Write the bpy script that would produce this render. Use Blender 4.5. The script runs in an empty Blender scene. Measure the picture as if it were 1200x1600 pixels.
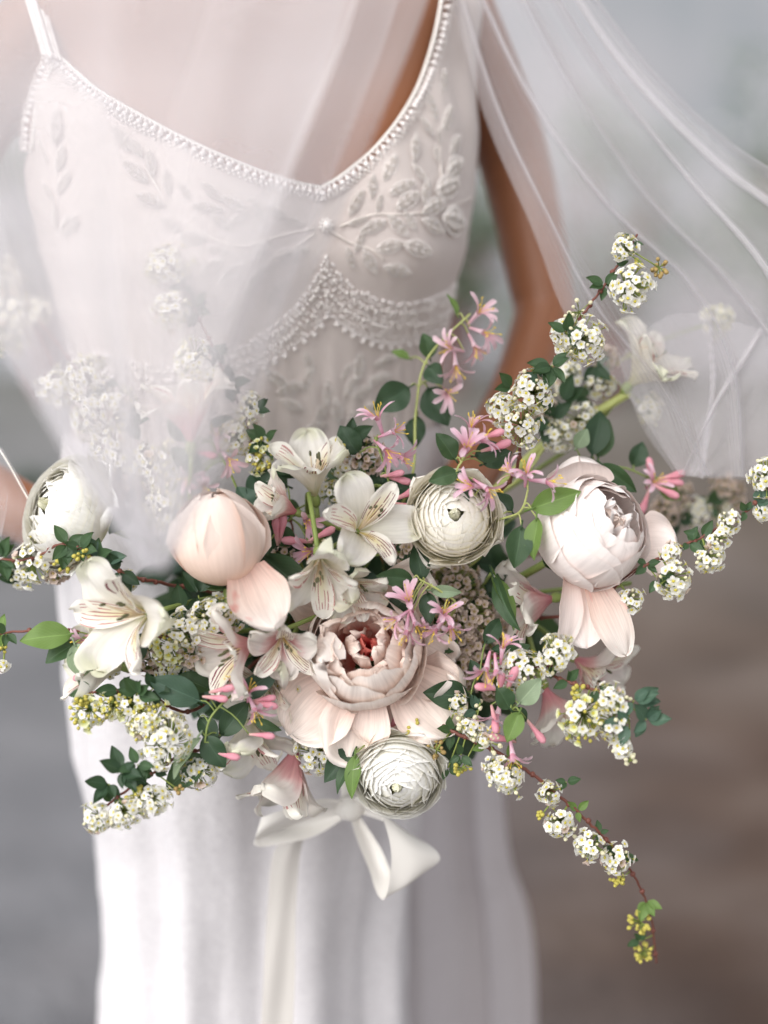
import bpy, bmesh, math, random
from mathutils import Vector, Matrix, noise
from mathutils.bvhtree import BVHTree
rad = math.radians
PI = math.pi
random.seed(7)

# ------------------------------------------------------------------ camera
sc = bpy.context.scene
COL = sc.collection
PITCH = rad(12.0); CAMH = 1.25; LENS = 60.0
FPX = LENS * 1600 / 36.0
cam_d = bpy.data.cameras.new('Camera')
cam = bpy.data.objects.new('Camera', cam_d); COL.objects.link(cam)
cam.location = (0, 0, CAMH); cam.rotation_euler = (PI / 2 - PITCH, 0, 0)
cam_d.sensor_fit = 'VERTICAL'; cam_d.sensor_height = 36; cam_d.sensor_width = 27
cam_d.lens = LENS; cam_d.clip_start = 0.05; cam_d.clip_end = 300
cam_d.dof.use_dof = True; cam_d.dof.focus_distance = 1.265; cam_d.dof.aperture_fstop = 1.6
sc.camera = cam
CP = Vector((0, 0, CAMH)); FW = Vector((0, math.cos(PITCH), -math.sin(PITCH)))
UP = Vector((0, math.sin(PITCH), math.cos(PITCH))); RT = Vector((1, 0, 0))

# ------------------------------------------------------------------ light
SUN_POS = Vector((-0.62, -0.85, 0.95)).normalized()      # towards the sun, veiled by cloud
w = bpy.data.worlds.new('World'); sc.world = w; w.use_nodes = True
nt = w.node_tree; nt.nodes.clear()
wo = nt.nodes.new('ShaderNodeOutputWorld'); bg = nt.nodes.new('ShaderNodeBackground')
sky = nt.nodes.new('ShaderNodeTexSky'); sky.sky_type = 'NISHITA'; sky.sun_disc = False
sky.sun_elevation = math.asin(SUN_POS.z); sky.sun_rotation = math.atan2(SUN_POS.x, SUN_POS.y)
sky.air_density = 0.7; sky.dust_density = 1.5; sky.ozone_density = 0.6
bg.inputs['Strength'].default_value = 0.15
bw = nt.nodes.new('ShaderNodeRGBToBW'); mx = nt.nodes.new('ShaderNodeMix'); mx.data_type = 'RGBA'; mx.inputs[0].default_value = 0.92   # cloud cover greys the sky
nt.links.new(sky.outputs[0], bw.inputs[0]); nt.links.new(sky.outputs[0], mx.inputs[6]); nt.links.new(bw.outputs[0], mx.inputs[7])
nt.links.new(mx.outputs[2], bg.inputs[0]); nt.links.new(bg.outputs[0], wo.inputs[0])
sun_d = bpy.data.lights.new('Sun', 'SUN'); sun = bpy.data.objects.new('Sun', sun_d); COL.objects.link(sun)
sun_d.energy = 0.55; sun_d.angle = rad(60); sun_d.color = (1.0, 0.93, 0.85)
sun.rotation_euler = (-SUN_POS).to_track_quat('-Z', 'Y').to_euler()
vs = sc.view_settings
vs.view_transform = 'Standard'; vs.look = 'None'; vs.gamma = 1.0; vs.use_curve_mapping = False
vs.exposure = 1.53
sc.cycles.transparent_max_bounces = 40
sc.cycles.max_bounces = 14; sc.cycles.diffuse_bounces = 8; sc.cycles.transmission_bounces = 10
sc.cycles.use_denoising = True

# ------------------------------------------------------------------ helpers
def P(x, y, d):
    return CP + d * (FW + RT * ((x - 600) / FPX) - UP * ((y - 800) / FPX))
def D(x, y, t):
    return (RT * x + UP * y - FW * t).normalized()
def px(n, d): return n * d / FPX
WM = {}
def tag(o, label=None, cat=None, group=None, kind=None):
    if label: o['label'] = label
    if cat: o['category'] = cat
    if group: o['group'] = group
    if kind: o['kind'] = kind
    return o
def thing(name, label, cat, loc, group=None):
    o = bpy.data.objects.new(name, None); COL.objects.link(o); o.location = loc
    o.empty_display_size = 0.01
    WM[o] = Matrix.Translation(loc)
    return tag(o, label, cat, group)
def link(name, me, parent=None, M=None):
    o = bpy.data.objects.new(name, me); COL.objects.link(o)
    M = M if M is not None else Matrix.Identity(4)
    WM[o] = M
    if parent is not None:
        o.parent = parent; o.matrix_basis = WM[parent].inverted() @ M
    else:
        o.matrix_basis = M
    return o
class MB:
    def __init__(s): s.v = []; s.f = []; s.uv = []; s.m = []
    def grid(s, nu, nv, fn, mat=0, dense=1.0):
        b = len(s.v)
        for j in range(nv + 1):
            for i in range(nu + 1):
                u = i / nu; v = 1 - (1 - j / nv) ** dense
                s.v.append(Vector(fn(u, v))); s.uv.append((u, v))
        for j in range(nv):
            for i in range(nu):
                a = b + j * (nu + 1) + i
                s.f.append((a, a + 1, a + nu + 2, a + nu + 1)); s.m.append(mat)
    def tube(s, pts, rads, n=8, mat=0, cap=True):
        b = len(s.v); pts = [Vector(p) for p in pts]; m = len(pts); prev = None
        for k in range(m):
            t = (pts[min(k + 1, m - 1)] - pts[max(k - 1, 0)])
            t = t.normalized() if t.length > 1e-9 else Vector((0, 0, 1))
            if prev is None:
                a = Vector((0, 0, 1)) if abs(t.z) < .9 else Vector((1, 0, 0))
                prev = t.cross(a).normalized()
            prev = (prev - t * prev.dot(t)).normalized(); q = t.cross(prev)
            r = rads[k] if hasattr(rads, '__len__') else rads
            for i in range(n):
                an = 2 * PI * i / n
                s.v.append(pts[k] + (prev * math.cos(an) + q * math.sin(an)) * r)
                s.uv.append((i / n, k / max(1, m - 1)))
        for k in range(m - 1):
            for i in range(n):
                a = b + k * n + i; c = b + k * n + (i + 1) % n
                s.f.append((a, c, c + n, a + n)); s.m.append(mat)
        if cap:
            s.f.append(tuple(b + i for i in reversed(range(n)))); s.m.append(mat)
            s.f.append(tuple(b + (m - 1) * n + i for i in range(n))); s.m.append(mat)
    def ball(s, c, r, nu=8, nv=5, mat=0, ax=None):
        b = len(s.v); c = Vector(c)
        if not hasattr(r, '__len__'): r = (r, r, r)
        R = ax if ax is not None else Matrix.Identity(3)
        for j in range(nv + 1):
            th = PI * j / nv
            for i in range(nu):
                ph = 2 * PI * i / nu
                s.v.append(c + R @ Vector((r[0] * math.sin(th) * math.cos(ph), r[1] * math.sin(th) * math.sin(ph), r[2] * math.cos(th))))
                s.uv.append((i / nu, j / nv))
        for j in range(nv):
            for i in range(nu):
                a = b + j * nu + i; d = b + j * nu + (i + 1) % nu
                s.f.append((a, a + nu, d + nu, d)); s.m.append(mat)
    def mesh(s, name, mats, smooth=True):
        me = bpy.data.meshes.new(name)
        me.from_pydata([tuple(v) for v in s.v], [], s.f)
        uvl = me.uv_layers.new(name='UVMap')
        idx = [0] * len(me.loops); me.loops.foreach_get('vertex_index', idx)
        fl = [0.0] * (2 * len(idx))
        for k, vi in enumerate(idx): fl[2 * k], fl[2 * k + 1] = s.uv[vi]
        uvl.data.foreach_set('uv', fl)
        for m in (mats if isinstance(mats, (list, tuple)) else [mats]): me.materials.append(m)
        me.polygons.foreach_set('material_index', s.m)
        me.polygons.foreach_set('use_smooth', [smooth] * len(s.f))
        me.update()
        return me
    def build(s, name, mats, parent=None, M=None, smooth=True):
        return link(name, s.mesh(name, mats, smooth), parent, M)
def world_part(mb, name, mats, parent, smooth=True):
    """vertices given in world space; stored relative to the parent"""
    inv = WM[parent].inverted()
    mb.v = [inv @ v for v in mb.v]
    return mb.build(name, mats, parent, WM[parent].copy(), smooth)
def crom(pts, t):
    n = len(pts) - 1; x = min(max(t, 0), 1) * n; i = min(int(x), n - 1); f = x - i
    p0 = pts[max(i - 1, 0)]; p1 = pts[i]; p2 = pts[i + 1]; p3 = pts[min(i + 2, n)]
    return 0.5 * ((2 * p1) + (p2 - p0) * f + (2 * p0 - 5 * p1 + 4 * p2 - p3) * f * f + (3 * p1 - p0 - 3 * p2 + p3) * f ** 3)
def curve(pts, n):
    pts = [Vector(p) for p in pts]
    return [crom(pts, k / n) for k in range(n + 1)]
def interp(tab, x):
    if x <= tab[0][0]: return tab[0][1:]
    for a, b in zip(tab, tab[1:]):
        if x <= b[0]:
            f = (x - a[0]) / (b[0] - a[0]); f = f * f * (3 - 2 * f) * .5 + f * .5
            return tuple(p + (q - p) * f for p, q in zip(a[1:], b[1:]))
    return tab[-1][1:]
def basis(z, x=None):
    """rotation whose Z is z, roll given by x hint"""
    z = z.normalized(); x = x if x is not None else UP
    if abs(x.normalized().dot(z)) > .97: x = RT
    y = z.cross(x).normalized(); xx = y.cross(z)
    return Matrix((xx, y, z)).transposed()
def frame(loc, z, roll=0.0, x=None):
    return Matrix.Translation(loc) @ (basis(z, x) @ Matrix.Rotation(roll, 3, 'Z')).to_4x4()

# ------------------------------------------------------------------ materials
def mat(name):
    m = bpy.data.materials.new(name); m.use_nodes = True
    n = m.node_tree; n.nodes.clear()
    out = n.nodes.new('ShaderNodeOutputMaterial')
    return m, n, out
def N(n, t, **k):
    o = n.nodes.new(t)
    for a, b in k.items():
        if a in o.inputs.keys(): o.inputs[a].default_value = b
        else: setattr(o, a, b)
    return o
def L(n, a, b): n.links.new(a, b)
def ramp(n, stops):
    r = n.nodes.new('ShaderNodeValToRGB'); e = r.color_ramp.elements
    while len(e) < len(stops): e.new(0.5)
    for el, (p, c) in zip(e, stops):
        el.position = p; el.color = (*c, 1) if len(c) == 3 else c
    return r
def math_(n, op, a, b=None, clamp=False):
    o = n.nodes.new('ShaderNodeMath'); o.operation = op; o.use_clamp = clamp
    for i, q in enumerate((a, b)):
        if q is None: continue
        if isinstance(q, (int, float)): o.inputs[i].default_value = q
        else: L(n, q, o.inputs[i])
    return o.outputs[0]
def mixc(n, f, a, b, mode='MIX'):
    o = n.nodes.new('ShaderNodeMix'); o.data_type = 'RGBA'; o.blend_type = mode
    for i, q in ((0, f), (6, a), (7, b)):
        if isinstance(q, (int, float)): o.inputs[i].default_value = q
        elif isinstance(q, tuple): o.inputs[i].default_value = (*q, 1)
        else: L(n, q, o.inputs[i])
    return o.outputs[2]
def soft(n, out, col, rough=.5, trans=.3, spec=.3, bump=None, bstr=.2, bdist=.001, tcol=None, sss=0):
    """opaque surface that also lets light through from behind (petal, leaf, cloth)"""
    p = N(n, 'ShaderNodeBsdfPrincipled', Roughness=rough)
    p.inputs['Specular IOR Level'].default_value = spec
    t = N(n, 'ShaderNodeBsdfTranslucent')
    if isinstance(col, tuple):
        p.inputs['Base Color'].default_value = (*col, 1); t.inputs['Color'].default_value = (*(tcol or col), 1)
    else:
        L(n, col, p.inputs['Base Color']); L(n, tcol if tcol is not None else col, t.inputs['Color'])
    if bump is not None:
        b = N(n, 'ShaderNodeBump', Strength=bstr, Distance=bdist); L(n, bump, b.inputs['Height'])
        L(n, b.outputs[0], p.inputs['Normal'])
    mx = N(n, 'ShaderNodeMixShader'); mx.inputs[0].default_value = trans
    L(n, p.outputs[0], mx.inputs[1]); L(n, t.outputs[0], mx.inputs[2]); L(n, mx.outputs[0], out.inputs[0])
    return p
def uvxy(n):
    tc = N(n, 'ShaderNodeTexCoord'); sp = N(n, 'ShaderNodeSeparateXYZ'); L(n, tc.outputs['UV'], sp.inputs[0])
    return tc, sp.outputs[0], sp.outputs[1]
def petal_mat(name, stops, trans=.3, vein=.08, blotch=None, lines=34):
    m, n, out = mat(name); tc, u, v = uvxy(n)
    oi = N(n, 'ShaderNodeObjectInfo')
    cx = N(n, 'ShaderNodeCombineXYZ'); L(n, math_(n, 'MULTIPLY', u, lines), cx.inputs[0]); L(n, math_(n, 'MULTIPLY', v, 2.2), cx.inputs[1])
    L(n, math_(n, 'MULTIPLY', oi.outputs['Random'], 40), cx.inputs[2])
    nz = N(n, 'ShaderNodeTexNoise', Scale=1.0, Detail=3.0); L(n, cx.outputs[0], nz.inputs['Vector'])
    cx2 = N(n, 'ShaderNodeCombineXYZ'); L(n, math_(n, 'MULTIPLY', u, 3), cx2.inputs[0]); L(n, math_(n, 'MULTIPLY', v, 3), cx2.inputs[1])
    L(n, math_(n, 'MULTIPLY', oi.outputs['Random'], 91), cx2.inputs[2])
    nb = N(n, 'ShaderNodeTexNoise', Scale=1.0, Detail=2.0); L(n, cx2.outputs[0], nb.inputs['Vector'])
    vv = math_(n, 'ADD', v, math_(n, 'MULTIPLY', math_(n, 'SUBTRACT', nb.outputs[0], .5), .38))
    vv = math_(n, 'ADD', vv, math_(n, 'MULTIPLY', math_(n, 'SUBTRACT', nz.outputs[0], .5), .16))
    r = ramp(n, stops); L(n, vv, r.inputs[0])
    dk = ramp(n, [(0.3, (1 - vein * 2,) * 3), (.62, (1, 1, 1))]); L(n, nz.outputs[0], dk.inputs[0])
    c = mixc(n, 1.0, r.outputs[0], dk.outputs[0], 'MULTIPLY')
    if blotch:
        br = ramp(n, [(.60, (0, 0, 0)), (.75, (1, 1, 1))]); L(n, nb.outputs[0], br.inputs[0])
        c = mixc(n, math_(n, 'MULTIPLY', br.outputs[0], blotch[1]), c, blotch[0])
    soft(n, out, c, rough=.55, trans=trans, spec=.22, bump=nz.outputs[0], bstr=.12, bdist=.0004)
    return m
def plain(name, col, rough=.5, trans=0., spec=.3, var=.15, scale=300.):
    m, n, out = mat(name); tc = N(n, 'ShaderNodeTexCoord'); oi = N(n, 'ShaderNodeObjectInfo')
    nz = N(n, 'ShaderNodeTexNoise', Scale=scale, Detail=3.0); L(n, tc.outputs['Object'], nz.inputs['Vector'])
    f = math_(n, 'ADD', math_(n, 'MULTIPLY', nz.outputs[0], .7), math_(n, 'MULTIPLY', oi.outputs['Random'], .3))
    c = mixc(n, f, tuple(max(0, q * (1 - var)) for q in col), tuple(min(1, q * (1 + var)) for q in col))
    soft(n, out, c, rough=rough, trans=trans, spec=spec, bump=nz.outputs[0], bstr=.15, bdist=.0005)
    return m
def leaf_mat(name, c0, c1, under, trans=.25, rough=.5):
    m, n, out = mat(name); tc, u, v = uvxy(n); oi = N(n, 'ShaderNodeObjectInfo')
    au = math_(n, 'ABSOLUTE', math_(n, 'SUBTRACT', u, .5))
    ph = math_(n, 'SUBTRACT', math_(n, 'MULTIPLY', v, 9.0), math_(n, 'MULTIPLY', au, 9.0))
    tri = math_(n, 'ABSOLUTE', math_(n, 'SUBTRACT', math_(n, 'FRACT', ph), .5))
    vein = ramp(n, [(0.0, (1, 1, 1)), (.09, (0, 0, 0))]); L(n, tri, vein.inputs[0])
    mid = ramp(n, [(0.008, (1, 1, 1)), (.03, (0, 0, 0))]); L(n, au, mid.inputs[0])
    vm = math_(n, 'MAXIMUM', math_(n, 'MULTIPLY', vein.outputs[0], .45), mid.outputs[0])
    cx = N(n, 'ShaderNodeCombineXYZ'); L(n, u, cx.inputs[0]); L(n, v, cx.inputs[1]); L(n, math_(n, 'MULTIPLY', oi.outputs['Random'], 50), cx.inputs[2])
    nz = N(n, 'ShaderNodeTexNoise', Scale=4.0, Detail=5.0); L(n, cx.outputs[0], nz.inputs['Vector'])
    f = math_(n, 'ADD', math_(n, 'MULTIPLY', nz.outputs[0], .6), math_(n, 'MULTIPLY', oi.outputs['Random'], .5))
    c = mixc(n, f, c0, c1)
    c = mixc(n, math_(n, 'MULTIPLY', vm, .5), c, tuple(q * 1.7 + .02 for q in c1))
    ge = N(n, 'ShaderNodeNewGeometry')
    c2 = mixc(n, ge.outputs['Backfacing'], c, under)
    h = math_(n, 'SUBTRACT', math_(n, 'MULTIPLY', nz.outputs[0], .5), vm)
    tcol = mixc(n, .6, c2, (0.16, 0.26, 0.04))
    soft(n, out, c2, rough=rough, trans=trans, spec=.4, bump=h, bstr=.3, bdist=.0007, tcol=tcol)
    return m
def streak_mat(name, base, throat, streak, amt=1.0, dens=9.0):
    """petal with dark broken dashes running along it (flat marking of the petal itself)"""
    m, n, out = mat(name); tc, u, v = uvxy(n); oi = N(n, 'ShaderNodeObjectInfo')
    cx = N(n, 'ShaderNodeCombineXYZ'); L(n, math_(n, 'MULTIPLY', u, dens), cx.inputs[0]); L(n, math_(n, 'MULTIPLY', v, 3.0), cx.inputs[1])
    L(n, math_(n, 'MULTIPLY', oi.outputs['Random'], 30), cx.inputs[2])
    nz = N(n, 'ShaderNodeTexNoise', Scale=1.0, Detail=1.0); L(n, cx.outputs[0], nz.inputs['Vector'])
    fr = math_(n, 'ABSOLUTE', math_(n, 'SUBTRACT', math_(n, 'FRACT', math_(n, 'ADD', math_(n, 'MULTIPLY', u, dens), math_(n, 'MULTIPLY', nz.outputs[0], .5))), .5))
    line = math_(n, 'LESS_THAN', fr, .17)
    brk = math_(n, 'GREATER_THAN', nz.outputs[0], .47)
    lo = math_(n, 'GREATER_THAN', v, .22); hi = math_(n, 'LESS_THAN', v, .86)
    s = math_(n, 'MULTIPLY', math_(n, 'MULTIPLY', line, brk), math_(n, 'MULTIPLY', lo, hi))
    au = math_(n, 'ABSOLUTE', math_(n, 'SUBTRACT', u, .5))
    th = math_(n, 'MULTIPLY', math_(n, 'SUBTRACT', 1.0, math_(n, 'MULTIPLY', au, 2.6), True),
               math_(n, 'SUBTRACT', 1.15, math_(n, 'MULTIPLY', v, 1.25), True), True)
    c = mixc(n, th, base, throat)
    c = mixc(n, math_(n, 'MULTIPLY', s, amt), c, streak)
    soft(n, out, c, rough=.5, trans=.3, spec=.25, bump=nz.outputs[0], bstr=.2, bdist=.0006)
    return m
def tulle(name, alpha, col=(.71, .69, .71), weave=0.0, pitch=.0016):
    """thin net: part open, part white thread; denser where it is seen along its surface, as a net is"""
    m, n, out = mat(name)
    lw = N(n, 'ShaderNodeLayerWeight', Blend=.5)
    cosv = math_(n, 'MAXIMUM', math_(n, 'SUBTRACT', 1.0, lw.outputs['Facing']), .12)
    f = math_(n, 'SUBTRACT', 1.0, math_(n, 'POWER', 1 - alpha, math_(n, 'DIVIDE', 1.0, cosv)))
    tc, u, v = uvxy(n)
    nz = N(n, 'ShaderNodeTexNoise', Scale=9.0, Detail=4.0); L(n, tc.outputs['UV'], nz.inputs['Vector'])
    f = math_(n, 'MULTIPLY', f, math_(n, 'ADD', .82, math_(n, 'MULTIPLY', nz.outputs[0], .36)))
    if weave:
        a = math_(n, 'SINE', math_(n, 'MULTIPLY', math_(n, 'ADD', u, v), 2 * PI / pitch))
        b = math_(n, 'SINE', math_(n, 'MULTIPLY', math_(n, 'SUBTRACT', u, v), 2 * PI / pitch))
        f = math_(n, 'MULTIPLY', f, math_(n, 'ADD', 1.0, math_(n, 'MULTIPLY', math_(n, 'MULTIPLY', a, b), weave)))
    f = math_(n, 'MINIMUM', f, .98)
    tr = N(n, 'ShaderNodeBsdfTransparent'); di = N(n, 'ShaderNodeBsdfDiffuse', Color=(*col, 1)); tl = N(n, 'ShaderNodeBsdfTranslucent', Color=(*col, 1))
    m1 = N(n, 'ShaderNodeMixShader'); m1.inputs[0].default_value = .45
    L(n, di.outputs[0], m1.inputs[1]); L(n, tl.outputs[0], m1.inputs[2])
    m2 = N(n, 'ShaderNodeMixShader'); L(n, f, m2.inputs[0]); L(n, tr.outputs[0], m2.inputs[1]); L(n, m1.outputs[0], m2.inputs[2])
    L(n, m2.outputs[0], out.inputs[0])
    return m
def cloth(name, col, scale=900., bstr=.25, rough=.75, trans=.1, sheen=.2, var=.06, lace=0.):
    m, n, out = mat(name); tc = N(n, 'ShaderNodeTexCoord')
    nz = N(n, 'ShaderNodeTexNoise', Scale=scale, Detail=2.0); L(n, tc.outputs['Object'], nz.inputs['Vector'])
    n2 = N(n, 'ShaderNodeTexNoise', Scale=14., Detail=4.0); L(n, tc.outputs['Object'], n2.inputs['Vector'])
    c = mixc(n, n2.outputs[0], tuple(q * (1 - var) for q in col), tuple(min(1, q * (1 + var)) for q in col))
    if lace:
        vo = N(n, 'ShaderNodeTexVoronoi', Scale=38.); vo.feature = 'DISTANCE_TO_EDGE'
        wv = N(n, 'ShaderNodeVectorMath'); wv.operation = 'ADD'; L(n, tc.outputs['Object'], wv.inputs[0]); L(n, n2.outputs['Color'], wv.inputs[1]); L(n, wv.outputs[0], vo.inputs['Vector'])
        lr = ramp(n, [(.05, (1.06, 1.06, 1.06)), (.2, (.88, .87, .88))]); L(n, vo.outputs[0], lr.inputs[0])
        c = mixc(n, lace, c, mixc(n, 1., c, lr.outputs[0], 'MULTIPLY'))
    p = soft(n, out, c, rough=rough, trans=trans, spec=.25, bump=nz.outputs[0], bstr=bstr, bdist=.0006)
    p.inputs['Sheen Weight'].default_value = sheen
    return m

M = {}
M['peony'] = petal_mat('peony_petal', [(0, (.78, .56, .47)), (.35, (.80, .64, .57)), (.75, (.86, .74, .67)), (1, (.91, .83, .77))], .10)
M['peony_bud'] = petal_mat('peony_bud_petal', [(0, (.80, .56, .42)), (.4, (.81, .62, .52)), (1, (.86, .73, .66))], .10, vein=.03)
M['peony_pale'] = petal_mat('peony_pale_petal', [(0, (.84, .62, .55)), (.3, (.87, .74, .69)), (1, (.92, .85, .82))], .10, vein=.05)
M['peony_core'] = petal_mat('peony_core_petal', [(0, (.70, .20, .15)), (.3, (.78, .46, .37)), (.7, (.82, .62, .53)), (1, (.87, .73, .65))], .12)
M['peony_red'] = petal_mat('peony_red_petal', [(0, (.50, .02, .02)), (.6, (.62, .05, .05)), (1, (.72, .2, .16))], .3)
M['peony_fallen'] = petal_mat('peony_fallen_petal', [(0, (.82, .54, .46)), (.4, (.85, .68, .60)), (.8, (.88, .79, .73)), (1, (.90, .84, .79))], .3, blotch=((.68, .20, .16), .75))
M['ran'] = petal_mat('ranunculus_petal', [(0, (.62, .62, .28)), (.55, (.82, .78, .60)), (.85, (.88, .84, .74)), (1, (.92, .89, .82))], .10, vein=.04)
M['ran_w'] = petal_mat('ranunculus_white_petal', [(0, (.66, .66, .36)), (.55, (.84, .82, .70)), (.85, (.82, .80, .73)), (1, (.87, .86, .83))], .10, vein=.04)
M['ran_c'] = petal_mat('ranunculus_core', [(0, (.52, .54, .22)), (.4, (.72, .72, .44)), (1, (.86, .84, .68))], .3)
M['al_out'] = petal_mat('alstroemeria_petal', [(0, (.62, .60, .34)), (.25, (.80, .77, .66)), (.8, (.85, .82, .77)), (1, (.78, .78, .62))], .35, vein=.05, lines=16)
M['al_pink'] = petal_mat('alstroemeria_pink_petal', [(0, (.62, .22, .26)), (.35, (.74, .42, .42)), (.62, (.84, .76, .72)), (1, (.84, .81, .74))], .35, vein=.06, lines=14)
M['al_in'] = streak_mat('alstroemeria_streaked_petal', (.84, .81, .74), (.78, .62, .14), (.20, .03, .05))
M['al_in2'] = streak_mat('alstroemeria_pale_streaked_petal', (.84, .81, .74), (.78, .70, .36), (.42, .12, .12), .8, 8.)
M['anther'] = plain('anther_dark', (.10, .10, .05), .6)
M['anther_y'] = plain('anther_yellow', (.74, .54, .08), .6)
M['fil'] = plain('filament', (.72, .60, .44), .5, .2)
M['hs'] = petal_mat('honeysuckle_petal', [(0, (.72, .32, .42)), (.3, (.77, .42, .54)), (.75, (.82, .56, .66)), (1, (.85, .67, .74))], .3, vein=.08, lines=8)
M['hs_bud'] = petal_mat('honeysuckle_bud', [(0, (.74, .48, .44)), (.4, (.74, .30, .37)), (1, (.79, .40, .47))], .2, vein=.05, lines=8)
M['hs_pale'] = petal_mat('honeysuckle_pale_petal', [(0, (.75, .44, .51)), (.5, (.80, .56, .63)), (1, (.83, .65, .70))], .3, vein=.06, lines=8)
M['white'] = petal_mat('spirea_petal', [(0, (.72, .74, .50)), (.25, (.84, .83, .78)), (1, (.87, .86, .83))], .3, vein=.02, lines=6)
M['greenw'] = petal_mat('spirea_greenish_petal', [(0, (.50, .58, .14)), (.4, (.72, .74, .42)), (1, (.82, .82, .66))], .3, vein=.02, lines=6)
M['dusty'] = petal_mat('spirea_shaded_faded_petal', [(0, (.46, .36, .22)), (.4, (.62, .50, .43)), (1, (.70, .58, .52))], .25, vein=.05, lines=6)  # beige tint paints in the bouquet's inner shade; also serves faded florets
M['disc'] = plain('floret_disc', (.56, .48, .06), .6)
M['disc_d'] = plain('floret_disc_shaded_faded', (.34, .26, .10), .6)  # disc darkened to match the shade painted into these petals
M['bud_w'] = plain('bud_cream', (.78, .74, .52), .5, .2)
M['bud_y'] = plain('bud_yellow', (.52, .46, .10), .55, .15)
M['bud_b'] = plain('bud_brown', (.34, .24, .09), .6)
M['pedicel'] = plain('pedicel_green', (.26, .32, .08), .55, .15)
M['twig'] = plain('twig_red_brown', (.16, .055, .04), .5, 0, .35, .35, 200.)
M['stem'] = plain('stem_green', (.24, .31, .09), .5, .1, .35)
M['stem_pale'] = plain('stem_pale_green', (.42, .46, .16), .45, .1, .35)
M['leaf'] = leaf_mat('leaf_green', (.030, .068, .030), (.055, .105, .045), (.14, .20, .11))
M['leaf_d'] = leaf_mat('leaf_dark', (.016, .042, .020), (.030, .064, .030), (.07, .12, .06), .15)
M['leaf_l'] = leaf_mat('leaf_light', (.11, .20, .045), (.18, .28, .075), (.22, .30, .14), .35)
M['leaf_t'] = leaf_mat('leaf_teal', (.040, .085, .058), (.068, .125, .085), (.12, .18, .13), .2)
M['leaf_p'] = leaf_mat('leaf_pale_back', (.20, .28, .17), (.27, .34, .22), (.24, .32, .2), .25, .6)
M['tulle'] = tulle('veil_tulle', .26)
M['tulle2'] = tulle('veil_tulle_edge', .24)
M['tulle_r'] = tulle('veil_tulle_net', .24, (.74, .72, .74), weave=.28, pitch=.0027)
M['chiffon'] = tulle('train_chiffon', .74, (.60, .56, .57))  # grey in this colour stands for the shade behind the skirt
M['bodice'] = cloth('bodice_cloth', (.64, .57, .54), 1300., .5)
M['skirt'] = cloth('skirt_cloth', (.68, .66, .675), 60., .25, .7, .12, var=.10, lace=.8)
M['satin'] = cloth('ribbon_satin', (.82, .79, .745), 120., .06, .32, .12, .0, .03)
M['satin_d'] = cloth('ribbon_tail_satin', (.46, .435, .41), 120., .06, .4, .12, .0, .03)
M['thread'] = cloth('embroidery_thread', (.80, .74, .69), 1500., .9, .4, .0, .1)
def glossy(name, col, rough, coat=0.):
    m, n, out = mat(name); p = N(n, 'ShaderNodeBsdfPrincipled', Roughness=rough)
    tc = N(n, 'ShaderNodeTexCoord'); nz = N(n, 'ShaderNodeTexNoise', Scale=220., Detail=1.); L(n, tc.outputs['Object'], nz.inputs['Vector'])
    L(n, mixc(n, nz.outputs[0], tuple(q * .86 for q in col), col), p.inputs['Base Color'])
    p.inputs['Coat Weight'].default_value = coat; p.inputs['Specular IOR Level'].default_value = .7
    L(n, p.outputs[0], out.inputs[0]); return m
M['pearl'] = glossy('pearl', (.86, .81, .79), .18, .6)
M['bead'] = glossy('glass_bead', (.84, .79, .76), .15, .5)
def skin_mat():
    m, n, out = mat('skin'); p = N(n, 'ShaderNodeBsdfPrincipled', Roughness=.48)
    tc = N(n, 'ShaderNodeTexCoord')
    n1 = N(n, 'ShaderNodeTexNoise', Scale=7., Detail=4.); L(n, tc.outputs['Object'], n1.inputs['Vector'])
    n2 = N(n, 'ShaderNodeTexNoise', Scale=900., Detail=2.); L(n, tc.outputs['Object'], n2.inputs['Vector'])
    L(n, mixc(n, n1.outputs[0], (.215, .080, .034), (.275, .112, .052)), p.inputs['Base Color'])
    b = N(n, 'ShaderNodeBump', Strength=.12, Distance=.0005); L(n, n2.outputs[0], b.inputs['Height']); L(n, b.outputs[0], p.inputs['Normal'])
    p.inputs['Subsurface Weight'].default_value = .15; p.inputs['Subsurface Radius'].default_value = (.012, .005, .003)
    p.inputs['Subsurface Scale'].default_value = 1.0
    L(n, p.outputs[0], out.inputs[0]); return m
M['skin'] = skin_mat()
M['hair'] = plain('hair_brown', (.06, .03, .018), .45, 0, .4, .4, 60.)

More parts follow.
